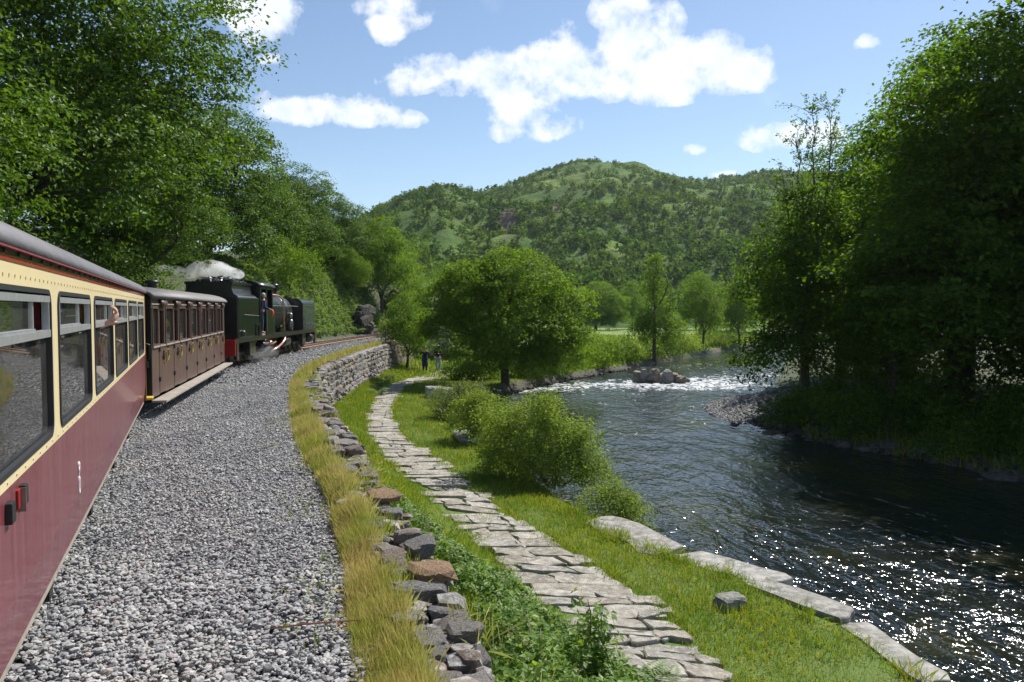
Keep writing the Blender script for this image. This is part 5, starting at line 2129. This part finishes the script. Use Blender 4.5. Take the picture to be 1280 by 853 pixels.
# ------------------------------------------------------------------ brambles, ferns, bushes
def leaflet_mesh(name, P, Nn, size, rs, material):
    """three-part bramble leaves"""
    Vs, Fs = [], []
    n = len(P)
    rnd = unit(rs.normal(size=(n, 3)))
    T = unit(np.cross(Nn, rnd))
    B = np.cross(Nn, T)
    off = 0
    for (a, l, w) in ((0, 1.0, .62), (1.25, .8, .5), (-1.25, .8, .5)):
        D = T * math.cos(a) + B * math.sin(a)
        S = np.cross(Nn, D)
        L = (size * l)[:, None]
        Wd = (size * w)[:, None]
        p0 = P + D * L * .08
        V = np.empty((n, 4, 3))
        V[:, 0] = p0
        V[:, 1] = p0 + D * L * .45 + S * Wd * .5 + Nn * L * .08
        V[:, 2] = p0 + D * L
        V[:, 3] = p0 + D * L * .45 - S * Wd * .5 + Nn * L * .08
        Vs.append(V.reshape(-1, 3))
        Fs.append(np.arange(n * 4).reshape(n, 4) + off)
        off += n * 4
    return np_mesh(name, np.vstack(Vs), np.vstack(Fs), material)


def bramble(label, spots, n, size, seed, stems=12):
    """spots: (x, y, radius, height) humps over the bank"""
    rs = np.random.RandomState(seed)
    x0, y0 = spots[0][:2]
    root = thing('bramble', label, 'bramble', (x0, y0, ground_z(x0, y0)), 0, 'brambles on the bank under the wall')
    z0 = ground_z(x0, y0)
    sp = np.array(spots)
    w = sp[:, 2] ** 2
    pick = rs.choice(len(sp), n, p=w / w.sum())
    d = unit(rs.normal(size=(n, 3)))
    d[:, 2] = np.abs(d[:, 2])
    rr = rs.uniform(.7, 1.05, n)
    x = sp[pick, 0] + d[:, 0] * sp[pick, 2] * rr
    y = sp[pick, 1] + d[:, 1] * sp[pick, 2] * rr
    gz = zs_of(x, y)
    z = gz + .04 + d[:, 2] * sp[pick, 3] * rr * (1 + .5 * vnoise(x, y, 2.5, 1.0))
    P = np.stack([x - x0, y - y0, z - z0], 1)
    Nn = unit(d * .4 + np.array([0, -.1, .8]) + rs.normal(size=(n, 3)) * .45)
    link('foliage', leaflet_mesh('foliage', P, Nn, size * rs.uniform(.6, 1.3, n), rs, M_BRAMBLE), root)
    for k in range(stems):
        i = rs.randint(0, n)
        a = P[i] * .3 + np.array([0, 0, 0])
        mb = MB()
        mb.tube([(a[0], a[1], a[2] - .2), tuple((a + P[i]) / 2 + np.array([0, 0, .18])), tuple(P[i] + rs.normal(0, .05, 3))], [.007, .006, .003], 5)
        mb.build('stem', M_STEM, root)
    return root


bramble('dense leafy bramble spilling over the bank beside the nearest wall stones', [(.25, 5.6, .5, .5), (.35, 6.3, .55, .6), (.75, 6.9, .6, .6), (1.1, 7.4, .5, .45), (.2, 7.2, .5, .5), (.7, 6.0, .55, .65), (1.1, 6.4, .5, .65)], 8000, .072, 71, 30)
bramble('bramble patch on the bank further along the wall, below its mossy stones', [(.05, 8.2, .5, .36), (-.3, 9.0, .5, .34), (.5, 7.9, .45, .34), (.35, 8.8, .45, .32), (-.1, 9.8, .45, .32)], 4600, .064, 72, 18)
bramble('low bramble trailing along the wall foot before the wall bends', [(-.9, 10.5, .5, .26), (-1.5, 12.0, .45, .22), (-.55, 10.4, .4, .22), (-2.0, 13.4, .4, .2)], 2600, .06, 73, 8)
bramble('bramble sprig with pale leaves growing between the wall stones', [(-.95, 7.5, .16, .16), (-1.05, 7.75, .12, .14), (-.85, 7.3, .1, .12)], 110, .055, 74, 5)


def tall_shoot():
    rs = np.random.RandomState(75)
    x0, y0 = .80, 7.2
    z0 = ground_z(x0, y0)
    root = thing('bramble_shoot', 'tall upright dark leafy shoot rising from the brambles in front of the path', 'plant', (x0, y0, z0))
    P, Nn = [], []
    for k in range(4):
        tip = np.array([rs.normal(0, .12), rs.normal(0, .1), 1.0 + rs.uniform(-.25, .15)])
        mb = MB()
        pts = [tip * t + np.array([.05 * math.sin(t * 3 + k), 0, 0]) for t in np.linspace(0, 1, 6)]
        mb.tube(pts, list(np.linspace(.011, .004, 6)), 5)
        mb.build('stem', M_STEM, root)
        for i in range(46):
            t = rs.uniform(.2, 1.02)
            a = rs.uniform(0, 6.28)
            r_ = rs.uniform(.04, .16)
            P.append(tip * t + np.array([math.cos(a) * r_, math.sin(a) * r_, rs.normal(0, .03)]))
            Nn.append([math.cos(a) * .5, math.sin(a) * .5, .8])
    n = len(P)
    Nn = unit(np.array(Nn) + rs.normal(size=(n, 3)) * .4)
    link('foliage', leaflet_mesh('foliage', np.array(P), Nn, .085 * rs.uniform(.6, 1.25, n), rs, M_BRAMBLE), root)


tall_shoot()


def fern_frond(mb_v, mb_f, base, direction, L, droop, rs, n=15):
    """bipinnate frond: pinnae pairs along a drooping rib, as diamond faces"""
    d = np.array([math.cos(direction), math.sin(direction), 0])
    s = np.array([-d[1], d[0], 0])
    for i in range(1, n + 1):
        t = i / n
        p = base + d * L * t * (.55 + .25 * t) + np.array([0, 0, L * (t * 1.0 - droop * t * t)])
        w = L * .30 * math.sin(math.pi * (1 - t) ** .8 * .75 + .18) * (1 - t * .35)
        for sg in (-1, 1):
            tipd = s * sg * w + d * w * .35 - np.array([0, 0, w * .25])
            q = p + tipd
            m = p + tipd * .45
            wd = d * L * .54 / n
            o = len(mb_v)
            mb_v.extend([p, m + wd, q, m - wd])
            mb_f.append((o, o + 1, o + 2, o + 3))


def ferns(name, label, spots, nf, L, seed, cat='fern', group=None, droop=.62, npin=15):
    rs = np.random.RandomState(seed)
    x0, y0 = spots[0][:2]
    z0 = ground_z(x0, y0)
    root = thing(name, label, cat, (x0, y0, z0), 0, group)
    V, F = [], []
    for (x, y) in spots:
        z = ground_z(x, y)
        for k in range(nf):
            fern_frond(V, F, np.array([x - x0 + rs.normal(0, .05), y - y0 + rs.normal(0, .05), z - z0]), rs.uniform(0, 6.28), L * rs.uniform(.65, 1.2), droop * rs.uniform(.8, 1.2), rs, npin)
    link('fronds', np_mesh('fronds', V, F, M_FERN), root)
    return root


ferns('fern', 'light green bracken clump between the brambles and the footpath', [(1.45, 7.9), (1.3, 8.2), (1.62, 8.0), (1.5, 7.55)], 8, .5, 81)
ferns('fern', 'pale bracken growing at the foot of the retaining wall', [(-7.0, 41.5), (-7.1, 43.5), (-6.8, 39.5), (-7.2, 45), (-6.6, 37.5)], 9, .75, 82)
def bracken_bank():
    rs = np.random.RandomState(83)
    root = thing('bracken', 'steep bank of pale green bracken to the left of the track beyond the engine', 'bracken', (-14.5, 55, 2.0))
    n = 42000
    y = rs.uniform(43, 73, n)
    u = rs.rand(n) ** .85
    x = X_TRACK(y) - 2.6 - u * 6.0
    hump = .75 + .9 * vnoise(x, y, .8, 6.0)
    ok = hump > .15
    x, y, hump = x[ok], y[ok], hump[ok]
    z = zs_of(x, y) + hump * rs.rand(len(x)) ** .5 * .95
    P = np.stack([x + 14.5, y - 55, z - 2.0], 1)
    Nn = unit(np.array([.35, 0, .8]) + rs.normal(size=P.shape) * .5)
    L = .20 * rs.uniform(.6, 1.4, len(x))
    V, F = leaf_quads(P, Nn, L, L * .5, rs)
    link('foliage', np_mesh('foliage', V, F, M_FERN), root)
    V, F = [], []
    for k in range(500):
        yy = rs.uniform(43, 72)
        xx = float(X_TRACK(yy)) - 2.7 - rs.rand() * 4.5
        fern_frond(V, F, np.array([xx + 14.5, yy - 55, ground_z(xx, yy) - 2.0 + .25]), rs.uniform(0, 6.28), rs.uniform(.6, 1.1), .6, rs, 8)
    link('fronds', np_mesh('fronds', V, F, M_FERN), root)


bracken_bank()
ferns('fern', 'ferns hanging over the rock outcrop at the left side of the cutting', [(-13.4, 64.6), (-13.9, 65.4), (-13.9, 66.3), (-14.2, 67.2), (-13.3, 68.0), (-13.0, 64.2)], 10, 1.0, 86)


def bush(name, label, loc, lobes, n_clumps, per, clump_r, leaf, m_, seed, stems=9, group=None, cat='bush'):
    rs = np.random.RandomState(seed)
    lobes = list(lobes)
    for k in range(int(len(lobes) * 2.2)):             # upright shoots break the outline
        b = lobes[rs.randint(0, len(lobes))]
        a = rs.uniform(0, 6.28)
        q = rs.uniform(.3, .95)
        lobes.append((b[0] + math.cos(a) * b[3] * q, b[1] + math.sin(a) * b[4] * q, b[2] + b[5] * (1.05 - .55 * q * q), b[3] * .17, b[4] * .17, b[5] * rs.uniform(.28, .5)))
    C, P, Nn = crown_points(rs, lobes, n_clumps, per, clump_r, flat=.8, shell=.7, low=-.7, up=.5, jit=1.1)
    L = leaf * rs.uniform(.6, 1.3, len(P))
    keep = P[:, 2] > .02
    V, F = leaf_quads(P[keep], Nn[keep], L[keep], (L * rs.uniform(.42, .62, len(P)))[keep], rs)
    root = thing(name, label, cat, loc, 0, group)
    if name in ('alder_bush', 'willow_bush'):
        root.scale = (1, 1, .86)
    link('foliage', np_mesh('foliage', V, F, m_), root)
    lo = np.array(lobes)
    for k in range(stems):
        c = C[rs.randint(0, len(C))]
        mb = MB()
        b0 = np.array([lo[:, 0].mean(), lo[:, 1].mean(), -.1]) + rs.normal(0, .15, 3) * np.array([1, 1, 0])
        limb(mb, b0, c, .022, .006, rs, .08, 5, 4)
        mb.build('stem', M_STEM, root)
    return root


def gz(x, y):
    return ground_z(x, y)


bush('willow_bush', 'greyish green willow bush by the path, farthest of the bushes on the river bank', (-2.0, 29.5, gz(-2.0, 29.5)),
     [(-.5, 0, .75, .85, .9, .85), (.35, .2, .8, .8, .9, .9), (0, -.3, .5, .9, .8, .6)], 190, 56, .26, .075, M_WILLOW, 91)
bush('alder_bush', 'bright green bush between the grey willow bush and the big bush', (-1.15, 24.3, gz(-1.15, 24.3)),
     [(-.2, 0, .8, .75, .8, .9), (.45, .1, .8, .7, .8, .85), (.1, -.2, 1.35, .5, .5, .5)], 180, 56, .25, .075, M_ALDER, 92)
bush('alder_bush', 'biggest leafy bush on the river bank beside the footpath, with upright shoots', (.55, 18.6, gz(.55, 18.6)),
     [(-.7, .6, .95, .85, .9, 1.0), (.1, .2, 1.15, .95, .95, 1.15), (.75, -.3, .85, .85, .8, .95), (.35, .2, 1.9, .45, .45, .55), (-.5, .6, 1.6, .5, .5, .5), (1.1, -.3, 1.3, .4, .4, .5), (-.9, .3, .45, .7, .7, .55), (.4, -.5, .45, .9, .6, .5), (1.3, -.6, .5, .5, .5, .5)],
     520, 58, .25, .07, M_ALDER, 93, 16)
bush('willow_bush', 'pale yellow green bush leaning over the water at the end of the stone ledge', (1.95, 16.4, gz(1.95, 16.4) + .1),
     [(0, 0, .6, .7, .65, .75), (.55, -.1, .55, .5, .5, .55), (.3, .1, 1.1, .35, .35, .4)], 170, 50, .21, .065, M_ALDER, 94, 12)


# ------------------------------------------------------------------ trees
def T(px, y, py=None):
    """x at distance y for a pixel column of the photograph"""
    return (px - 640) / FPX * y


# left side oaks
oakA = make_tree('oak_a', 201, [(0, 0, 9, 5.5, 5.5, 4.5), (4.2, 1, 7.2, 4.4, 4.4, 3.6), (-3.5, 1, 8, 4.5, 4.5, 4), (2.5, -3.2, 10, 4.4, 4.2, 4.2), (1.5, 2, 13.5, 4.8, 4.5, 4.0),
                                (3.2, -2.5, 4.8, 4.0, 4.0, 2.6), (-2.5, -3, 5.2, 4.4, 4.4, 2.9), (5.5, 1.5, 10.5, 3.2, 3.2, 3.0)],
                 (-.5, .5, 4.2, .42), 1350, 72, .66, .17, M_OAK, 110, flat=.42)
oakB = make_tree('oak_b', 202, [(0, 0, 7, 4, 4, 3.6), (3, .5, 5.5, 3, 3, 2.6), (-2.5, 1, 6, 3.4, 3.4, 3), (1.2, -2, 9, 3, 3, 2.6), (.5, -2.5, 4, 3.4, 3.2, 2.2)],
                 (0, 0, 3.2, .3), 760, 80, .60, .16, M_OAK, 70, flat=.42)
oakC = make_tree('oak_c', 203, [(0, 0, 4.4, 3.2, 3.2, 2.7), (2.6, 0, 3.6, 2.4, 2.4, 2.2), (-2.6, .3, 3.5, 2.4, 2.4, 2.2), (0.4, -1.8, 2.5, 2.8, 2.0, 1.7), (.5, .2, 6.0, 2.4, 2.2, 1.4), (-1.6, -.5, 5.2, 2.0, 1.9, 1.5),
                                (-3.0, -.6, 3.1, 1.6, 1.6, 1.1), (3.2, -.4, 2.0, 1.8, 1.7, 1.5), (1.8, -1.6, 1.5, 1.6, 1.5, 1.2), (-1.0, -1.8, 1.7, 1.4, 1.4, 1.0)],
                 (0, 0, 1.7, .26), 800, 72, .48, .155, M_OAKL, 90, flat=.45)


def at_ground(x, y, dz=0.0):
    return (x, y, ground_z(x, y) + dz)


place_tree('oak_tree', oakA, (-18.7, 27, 1.2), 'huge dark green oak spreading above the near carriage at the upper left', rotz=.2, scale=1.08)
place_tree('oak_tree', oakA, (-16.4, 15.5, 1.0), 'dark oak behind the roof of the near carriage at the left edge', rotz=2.4, scale=.86)
place_tree('oak_tree', oakA, (-22.9, 41, 2.5), 'tall oak rising behind the steam engine, next beyond the huge oak', rotz=1.2, scale=.82)
place_tree('oak_tree', oakB, (-18.9, 48, 2.6), 'rounded oak above the engine chimney and front tank', rotz=.5, scale=1.0)
place_tree('oak_tree', oakB, (-15.8, 33, 2.0), 'lower oak branches hanging just behind the steam and the coal bunker', rotz=3.6, scale=.62)
place_tree('oak_tree', oakB, (-18.0, 61, 3.8), 'oak standing above the bracken bank', rotz=2.0, scale=.85)
place_tree('oak_tree', oakB, (-27, 53, 5), 'oak deep in the wood behind the engine', rotz=4.2, scale=1.2)
place_tree('oak_tree', oakB, (-16.6, 74, 3.6), 'smaller oak at the far end of the wood against the hill', rotz=5.0, scale=.82)
place_tree('oak_tree', oakA, (-31, 30, 4), 'oak deep in the wood behind the huge oak', rotz=4.5, scale=1.05)

ashA = make_tree('ash_a', 204, [(0, 0, 5.2, 2.6, 2.6, 2.8), (1.6, .3, 4.2, 2.0, 2, 2.2), (-1.6, 0, 4.4, 2.0, 2, 2.2), (.2, 0, 7.2, 1.7, 1.7, 1.6), (.5, -1, 3.0, 1.9, 1.7, 1.5)], (0, 0, 2.4, .16), 330, 44, .55, .18, M_ASH, 60, up=.4)
place_tree('ash_tree', ashA, (T(478, 74), 74, 1.2), 'bright green rounded tree above the rocky cutting where the track disappears', rotz=.3, scale=1.1)
place_tree('ash_tree', ashA, (T(508, 52), 52, -2.2), 'small dark green tree at the end of the retaining wall', rotz=1.5, scale=.62)
place_tree('ash_tree', ashA, (T(440, 68), 68, 3.0), 'small light tree growing out of the bracken bank', rotz=2.9, scale=.5)
place_tree('oak_tree', oakC, (T(632, 45), 45, -2.3), 'broad spreading oak standing alone between the footpath and the river', rotz=.1, scale=(1.08, 1.08, 1.08))
place_tree('oak_tree', oakC, (T(592, 67), 67, -2.2), 'low oak overhanging the path behind the two walkers', rotz=2.1, scale=.85)
birch = make_tree('birch', 205, [(0, 0, 3.2, 1.9, 1.9, 1.9), (.2, .1, 5.2, 1.5, 1.5, 1.7), (-.1, 0, 7.0, .95, .95, 1.4), (.05, 0, 8.4, .5, .5, .9), (-1.2, 0, 2.4, 1.4, 1.4, 1.3), (1.4, 0, 2.6, 1.4, 1.4, 1.3)], (0, 0, 4.5, .15), 270, 40, .5, .17, M_ASH, 60, up=.35, shell=.6)
place_tree('birch_tree', birch, (T(818, 69), 69, -2.4), 'slender pale green tree with a pointed top on the far river bank', rotz=.3, scale=1.02)
place_tree('birch_tree', ashA, (T(878, 86), 86, -2.4), 'light green rounded tree right of the slender pointed tree on the far bank', rotz=1.3, scale=.95)
place_tree('ash_tree', ashA, (T(925, 96), 96, -2.4), 'light green tree on the far bank at the river bend, half behind the dark trees', rotz=4.3, scale=1.0)
place_tree('ash_tree', ashA, (T(496, 92), 92, -1.0), 'light tree far along the cutting between the rounded tree and the lone oak', rotz=2.4, scale=1.0)
place_tree('oak_tree', oakC, (T(462, 96), 96, 1.5), 'oak beyond the cutting below the left shoulder of the hill', rotz=3.3, scale=1.25)
place_tree('ash_tree', ashA, (T(520, 78), 78, -1.8), 'light bushy tree left of the lone oak beyond the wall end', rotz=.9, scale=.8)
# bank shrubs
for (px, y, s, m_, sd, lb) in ((700, 53, 1.0, M_ASH, 301, 'green shrub on the far bank under the right side of the lone oak'), (745, 59, 1.25, M_ASH, 302, 'pale green shrub in front of the light meadow'),
                               (776, 64, 1.0, M_OAKL, 303, 'dark green shrub left of the slender pointed tree on the far bank'), (848, 76, 1.2, M_ALDER, 304, 'light shrub at the foot of the slender pointed tree'),
                               (893, 90, 1.3, M_ALDER, 305, 'bright shrub by the water at the river bend'), (716, 62, 1.5, M_OAKL, 308, 'broad shrub between the lone oak and the meadow'), (828, 71, 1.3, M_OAK, 309, 'dark shrub under the slender pointed tree at the water'), (910, 98, 1.8, M_ASH, 310, 'tall light shrub at the water beyond the river bend'),
                               (640, 55, 1.5, M_OAK, 311, 'dark thicket behind the trunk of the lone oak'), (560, 62, 1.4, M_ASH, 312, 'light thicket on the slope behind the two walkers'), (520, 60, 1.2, M_ALDER, 313, 'bright shrub left of the two walkers'),
                               (668, 49.5, .9, M_OAK, 306, 'dark shrub at the water under the lone oak'),
                               (590, 47, .8, M_OAK, 307, 'dark undergrowth bush left of the trunk of the lone oak')):
    x = T(px, y)
    bush('bank_shrub', lb, (x, y, max(ground_z(x, y), Z_WATER)), [(0, 0, .9 * s, 1.5 * s, 1.3 * s, 1.1 * s), (1.0 * s, .2, .7 * s, 1.2 * s, 1.1 * s, .9 * s), (-1.1 * s, .1, .7 * s, 1.2 * s, 1.1 * s, .9 * s)], 110, 36, .45, .16, m_, sd, 5)
for (x, y, s, m_, sd, lb) in ((-13.4, 36, 1.3, M_OAKL, 330, 'hazel bush behind the engine cab under the oaks'), (-14.6, 44, 1.3, M_ASH, 331, 'light bush beside the engine front tank under the oaks'), (-12.2, 24, 1.2, M_OAK, 332, 'dark bush behind the brown carriage roof'),
                              (-14.2, 28.5, 1.6, M_OAK, 333, 'dark bush left of the steam behind the train'), (-14.8, 19.5, 1.7, M_OAK, 334, 'dark bush behind the end of the red and cream carriage'), (-19, 36, 2.2, M_OAK, 335, 'dark thicket deep under the oaks behind the engine'),
                              (-22, 25, 2.6, M_OAK, 336, 'dark thicket deep under the huge oak'), (-16.3, 55, 1.5, M_OAKL, 337, 'bush at the top of the bracken bank'), (-21, 47, 2.3, M_OAK, 338, 'thicket behind the rounded oak'), (-14.6, 82, 2.4, M_OAKL, 339, 'thicket above the far rock face of the cutting'), (-12.0, 90, 2.4, M_ASH, 340, 'light thicket behind the far rock face of the cutting'), (-14.6, 72, 1.5, M_OAK, 341, 'dark bush between the two rock outcrops of the cutting')):
    bush('hazel_bush', lb, (x, y, ground_z(x, y) - .1), [(0, 0, 1.0 * s, 1.5 * s, 1.5 * s, 1.2 * s), (.9 * s, -.2, .7 * s, 1.2 * s, 1.1 * s, .9 * s), (-1.1 * s, .1, .7 * s, 1.2 * s, 1.1 * s, .9 * s), (.1, 0, 1.9 * s, .9 * s, .9 * s, .7 * s)], 170, 38, .45 * s ** .5, .15, m_, sd, 5)
# trees at the foot of the hill
for i, (px, y, s, lb) in enumerate(((745, 150, 1.15, 'dark round tree at the foot of the hill behind the meadow'), (790, 165, 1.0, 'tree at the foot of the hill left of the slender tree top'), (700, 158, 1.1, 'tree at the foot of the hill behind the lone oak'),
                                    (870, 160, 1.2, 'tree at the foot of the hill above the river bend'), (915, 150, 1.1, 'tree at the foot of the hill beside the dark trees'), (560, 150, 1.3, 'tree at the foot of the hill left of the lone oak'),
                                    (520, 130, 1.2, 'tree at the foot of the hill above the cutting'), (955, 140, 1.2, 'tree beyond the river bend behind the dark trees'))):
    place_tree('field_tree', oakC if i % 2 == 0 else ashA, (T(px, y), y, -2.4), lb, rotz=i * 1.3, scale=s * 1.15)

# right bank: dark trees against the light
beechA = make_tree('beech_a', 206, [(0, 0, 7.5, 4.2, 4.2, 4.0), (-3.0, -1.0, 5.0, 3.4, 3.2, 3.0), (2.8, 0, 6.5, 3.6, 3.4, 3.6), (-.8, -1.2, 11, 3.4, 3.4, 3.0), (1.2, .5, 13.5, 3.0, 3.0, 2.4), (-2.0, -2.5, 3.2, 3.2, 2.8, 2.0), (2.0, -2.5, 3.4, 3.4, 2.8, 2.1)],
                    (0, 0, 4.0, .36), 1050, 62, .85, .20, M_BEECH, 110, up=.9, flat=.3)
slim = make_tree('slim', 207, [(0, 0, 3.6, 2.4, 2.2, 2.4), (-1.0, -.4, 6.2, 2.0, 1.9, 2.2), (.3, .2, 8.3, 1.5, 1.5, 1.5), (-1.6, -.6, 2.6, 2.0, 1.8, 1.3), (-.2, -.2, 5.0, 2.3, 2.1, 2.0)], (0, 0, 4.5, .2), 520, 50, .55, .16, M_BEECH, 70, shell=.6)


def wispy_top(root, base, heights, seed):
    rs = np.random.RandomState(seed)
    P = []
    mb = MB()
    for (x, y, z0, z1) in heights:
        tip = np.array([x, y, z1])
        path = limb(mb, (x * .5, y * .5, z0), tip, .05, .012, rs, .04, 5, 7)
        for k in range(26):
            s = path[rs.randint(1, len(path))]
            e = np.array(s) + np.array([rs.normal(0, .6), rs.normal(0, .6), rs.uniform(.15, .8)])
            limb(mb, s, e, .014, .004, rs, .08, 4, 2)
            for q in range(24):
                t = rs.uniform(.3, 1.05)
                P.append(np.array(s) + (e - np.array(s)) * t + rs.normal(0, .07, 3))
    mb.build('limb', M_BARK, root)
    P = np.array(P)
    Nn = unit(np.array([0, 0, .6]) + rs.normal(size=P.shape) * .7)
    L = .13 * rs.uniform(.6, 1.3, len(P))
    V, F = leaf_quads(P, Nn, L, L * .55, rs)
    link('sprays', np_mesh('sprays', V, F, M_BEECH), root)


t1 = place_tree('riverside_tree', slim, (12.9, 33.5, -2.3), 'slim tree leaning over the shingle with thin wispy top branches against the sky', rotz=.0, scale=1.0)
wispy_top(t1, None, [(-.5, .2, 7.5, 12.2), (.9, .2, 7.8, 13.2), (.2, .6, 7.5, 13.0), (-1.2, 0, 6.5, 10.0)], 208)
place_tree('riverside_tree', slim, (16.2, 38, -2.2), 'slim dark tree just behind the leaning tree on the right bank', rotz=2.0, scale=1.0)
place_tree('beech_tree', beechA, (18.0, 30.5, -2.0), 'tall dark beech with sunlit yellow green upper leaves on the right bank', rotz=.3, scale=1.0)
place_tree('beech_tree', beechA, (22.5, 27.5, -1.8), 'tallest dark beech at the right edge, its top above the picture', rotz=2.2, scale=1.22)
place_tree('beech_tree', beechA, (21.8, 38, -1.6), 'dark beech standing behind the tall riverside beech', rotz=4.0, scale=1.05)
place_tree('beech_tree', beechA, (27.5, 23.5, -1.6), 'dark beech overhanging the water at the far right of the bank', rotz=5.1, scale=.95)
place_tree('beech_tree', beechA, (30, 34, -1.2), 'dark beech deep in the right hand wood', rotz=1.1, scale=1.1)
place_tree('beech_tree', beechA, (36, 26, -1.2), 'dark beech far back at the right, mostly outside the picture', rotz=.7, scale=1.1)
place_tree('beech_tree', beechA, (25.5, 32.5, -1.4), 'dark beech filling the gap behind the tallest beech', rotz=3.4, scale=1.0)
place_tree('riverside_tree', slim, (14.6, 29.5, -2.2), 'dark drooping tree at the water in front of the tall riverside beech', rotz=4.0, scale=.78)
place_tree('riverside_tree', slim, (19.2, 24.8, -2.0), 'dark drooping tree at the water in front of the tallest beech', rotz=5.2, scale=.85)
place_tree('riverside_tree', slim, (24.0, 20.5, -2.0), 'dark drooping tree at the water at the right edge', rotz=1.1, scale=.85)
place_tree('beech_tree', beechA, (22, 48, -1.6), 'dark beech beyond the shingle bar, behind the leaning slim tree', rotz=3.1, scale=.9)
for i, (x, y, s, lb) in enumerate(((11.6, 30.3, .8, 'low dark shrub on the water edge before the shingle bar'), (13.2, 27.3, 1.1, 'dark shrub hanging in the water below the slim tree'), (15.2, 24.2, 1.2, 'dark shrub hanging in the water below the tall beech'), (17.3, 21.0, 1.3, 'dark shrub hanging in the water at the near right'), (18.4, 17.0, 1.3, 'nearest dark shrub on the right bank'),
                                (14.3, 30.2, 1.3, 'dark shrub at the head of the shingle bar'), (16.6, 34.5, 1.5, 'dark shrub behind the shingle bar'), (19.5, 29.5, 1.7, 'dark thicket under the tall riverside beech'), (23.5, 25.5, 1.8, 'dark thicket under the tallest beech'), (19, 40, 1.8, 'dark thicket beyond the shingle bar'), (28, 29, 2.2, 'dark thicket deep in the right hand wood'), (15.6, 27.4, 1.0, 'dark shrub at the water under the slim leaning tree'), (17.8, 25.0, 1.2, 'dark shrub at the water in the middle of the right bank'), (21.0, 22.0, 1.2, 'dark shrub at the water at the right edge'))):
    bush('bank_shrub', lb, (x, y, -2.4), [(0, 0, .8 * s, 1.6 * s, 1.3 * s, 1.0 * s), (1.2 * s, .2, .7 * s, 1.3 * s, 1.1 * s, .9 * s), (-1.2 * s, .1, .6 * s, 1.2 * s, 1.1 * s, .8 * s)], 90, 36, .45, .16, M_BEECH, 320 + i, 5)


# ------------------------------------------------------------------ woods on the hill
def build_hill_trees():
    rs = np.random.RandomState(401)
    shapes = []
    for v in range(5):
        lob = [(0, 0, .55, .42, .42, .45), (.15, 0, .35, .36, .36, .3), (-.15, .1, .38, .36, .36, .3)] if v < 4 else [(0, 0, .3, .34, .34, .35), (0, 0, .55, .26, .26, .35), (0, 0, .75, .16, .16, .28)]
        C, P, Nn = crown_points(rs, lob, 15, 3, .22, low=-.9, up=.5)
        L = .235 * rs.uniform(.7, 1.4, len(P))
        V, F = leaf_quads(P, Nn, L, L * .9, rs)
        shapes.append((V, F))
    pts = []
    tries = 0
    while len(pts) < 3900 and tries < 60000:
        tries += 1
        px = rs.uniform(380, 1010)
        a = math.atan((px - 640) / FPX)
        r = 185 + 520 * rs.rand() ** .75
        H, rr = hill_params(a)
        t = (r - 175) / (rr - 175)
        if t > 1.0:
            continue
        x, y = math.sin(a) * r, math.cos(a) * r
        k = mnoise.fractal(Vector((x * .014, y * .014, 4.4)), 1.0, 2.0, 4)
        dens = 1.02 - 1.0 * t ** 1.5 + 1.0 * k + .45 / (1 + math.exp((px - 620) / 25))
        if rs.rand() > max(.008, dens):
            continue
        pts.append((r, x, y, hill_z(a, r), rs.uniform(3.0, 6.6) * (1.0 - .3 * t)))
    pts.sort()
    meshes = [np_mesh('hill_tree', V, F, M_HTREE) for V, F in shapes]
    Vs, Fs, off = [], [], 0
    for i, (r, x, y, z, h) in enumerate(pts):
        v = rs.randint(0, 5)
        ang = rs.uniform(0, 6.28)
        wd = h * rs.uniform(.75, 1.15)
        if i < 300:
            o = link('hill_tree', meshes[v], None, (x, y, z - .4), (0, 0, ang), (wd, wd, h))
            tag(o, 'small green tree on the lower slope of the far hill', 'tree', 'trees scattered over the hillside')
        else:
            V, F = shapes[v]
            ca, sa = math.cos(ang), math.sin(ang)
            W_ = np.stack([(V[:, 0] * ca - V[:, 1] * sa) * wd + x, (V[:, 0] * sa + V[:, 1] * ca) * wd + y, V[:, 2] * h + z - .4], 1)
            Vs.append(W_)
            Fs.append(F + off)
            off += len(V)
    o = link('hill_woods', np_mesh('hill_woods', np.vstack(Vs), np.vstack(Fs), M_HTREE))
    tag(o, 'scattered woodland over the upper slopes of the hill', None, None, 'stuff')


build_hill_trees()

# dry twig lying on the ballast
tw = MB()
tw.tube([(-1.62, 5.08, .05), (-1.4, 5.12, .065), (-1.15, 5.18, .06), (-.85, 5.25, .05)], [.004, .007, .006, .003], 5)
tw.tube([(-1.2, 5.17, .062), (-1.18, 5.06, .05)], [.005, .003], 5)
o = tw.build('twig', mat('red_twig', (.30, .13, .06), None, .8))
tag(o, 'thin dry brown twig lying on the ballast near the grass', 'twig')

bpy.context.view_layer.update()

# ------------------------------------------------------------------ air
hz, N_ = mat_base('haze_air')
pv = N_.n('ShaderNodeVolumePrincipled', ins={'Color': (.80, .88, 1.0, 1), 'Density': .00009, 'Anisotropy': .3})
N_.n('ShaderNodeOutputMaterial', ins={1: pv.outputs[0]})
tag(MB().box(-5000, 11500, -60, 4700, -9.5, 175).build('haze', hz), kind='stuff')
bpy.context.view_layer.update()
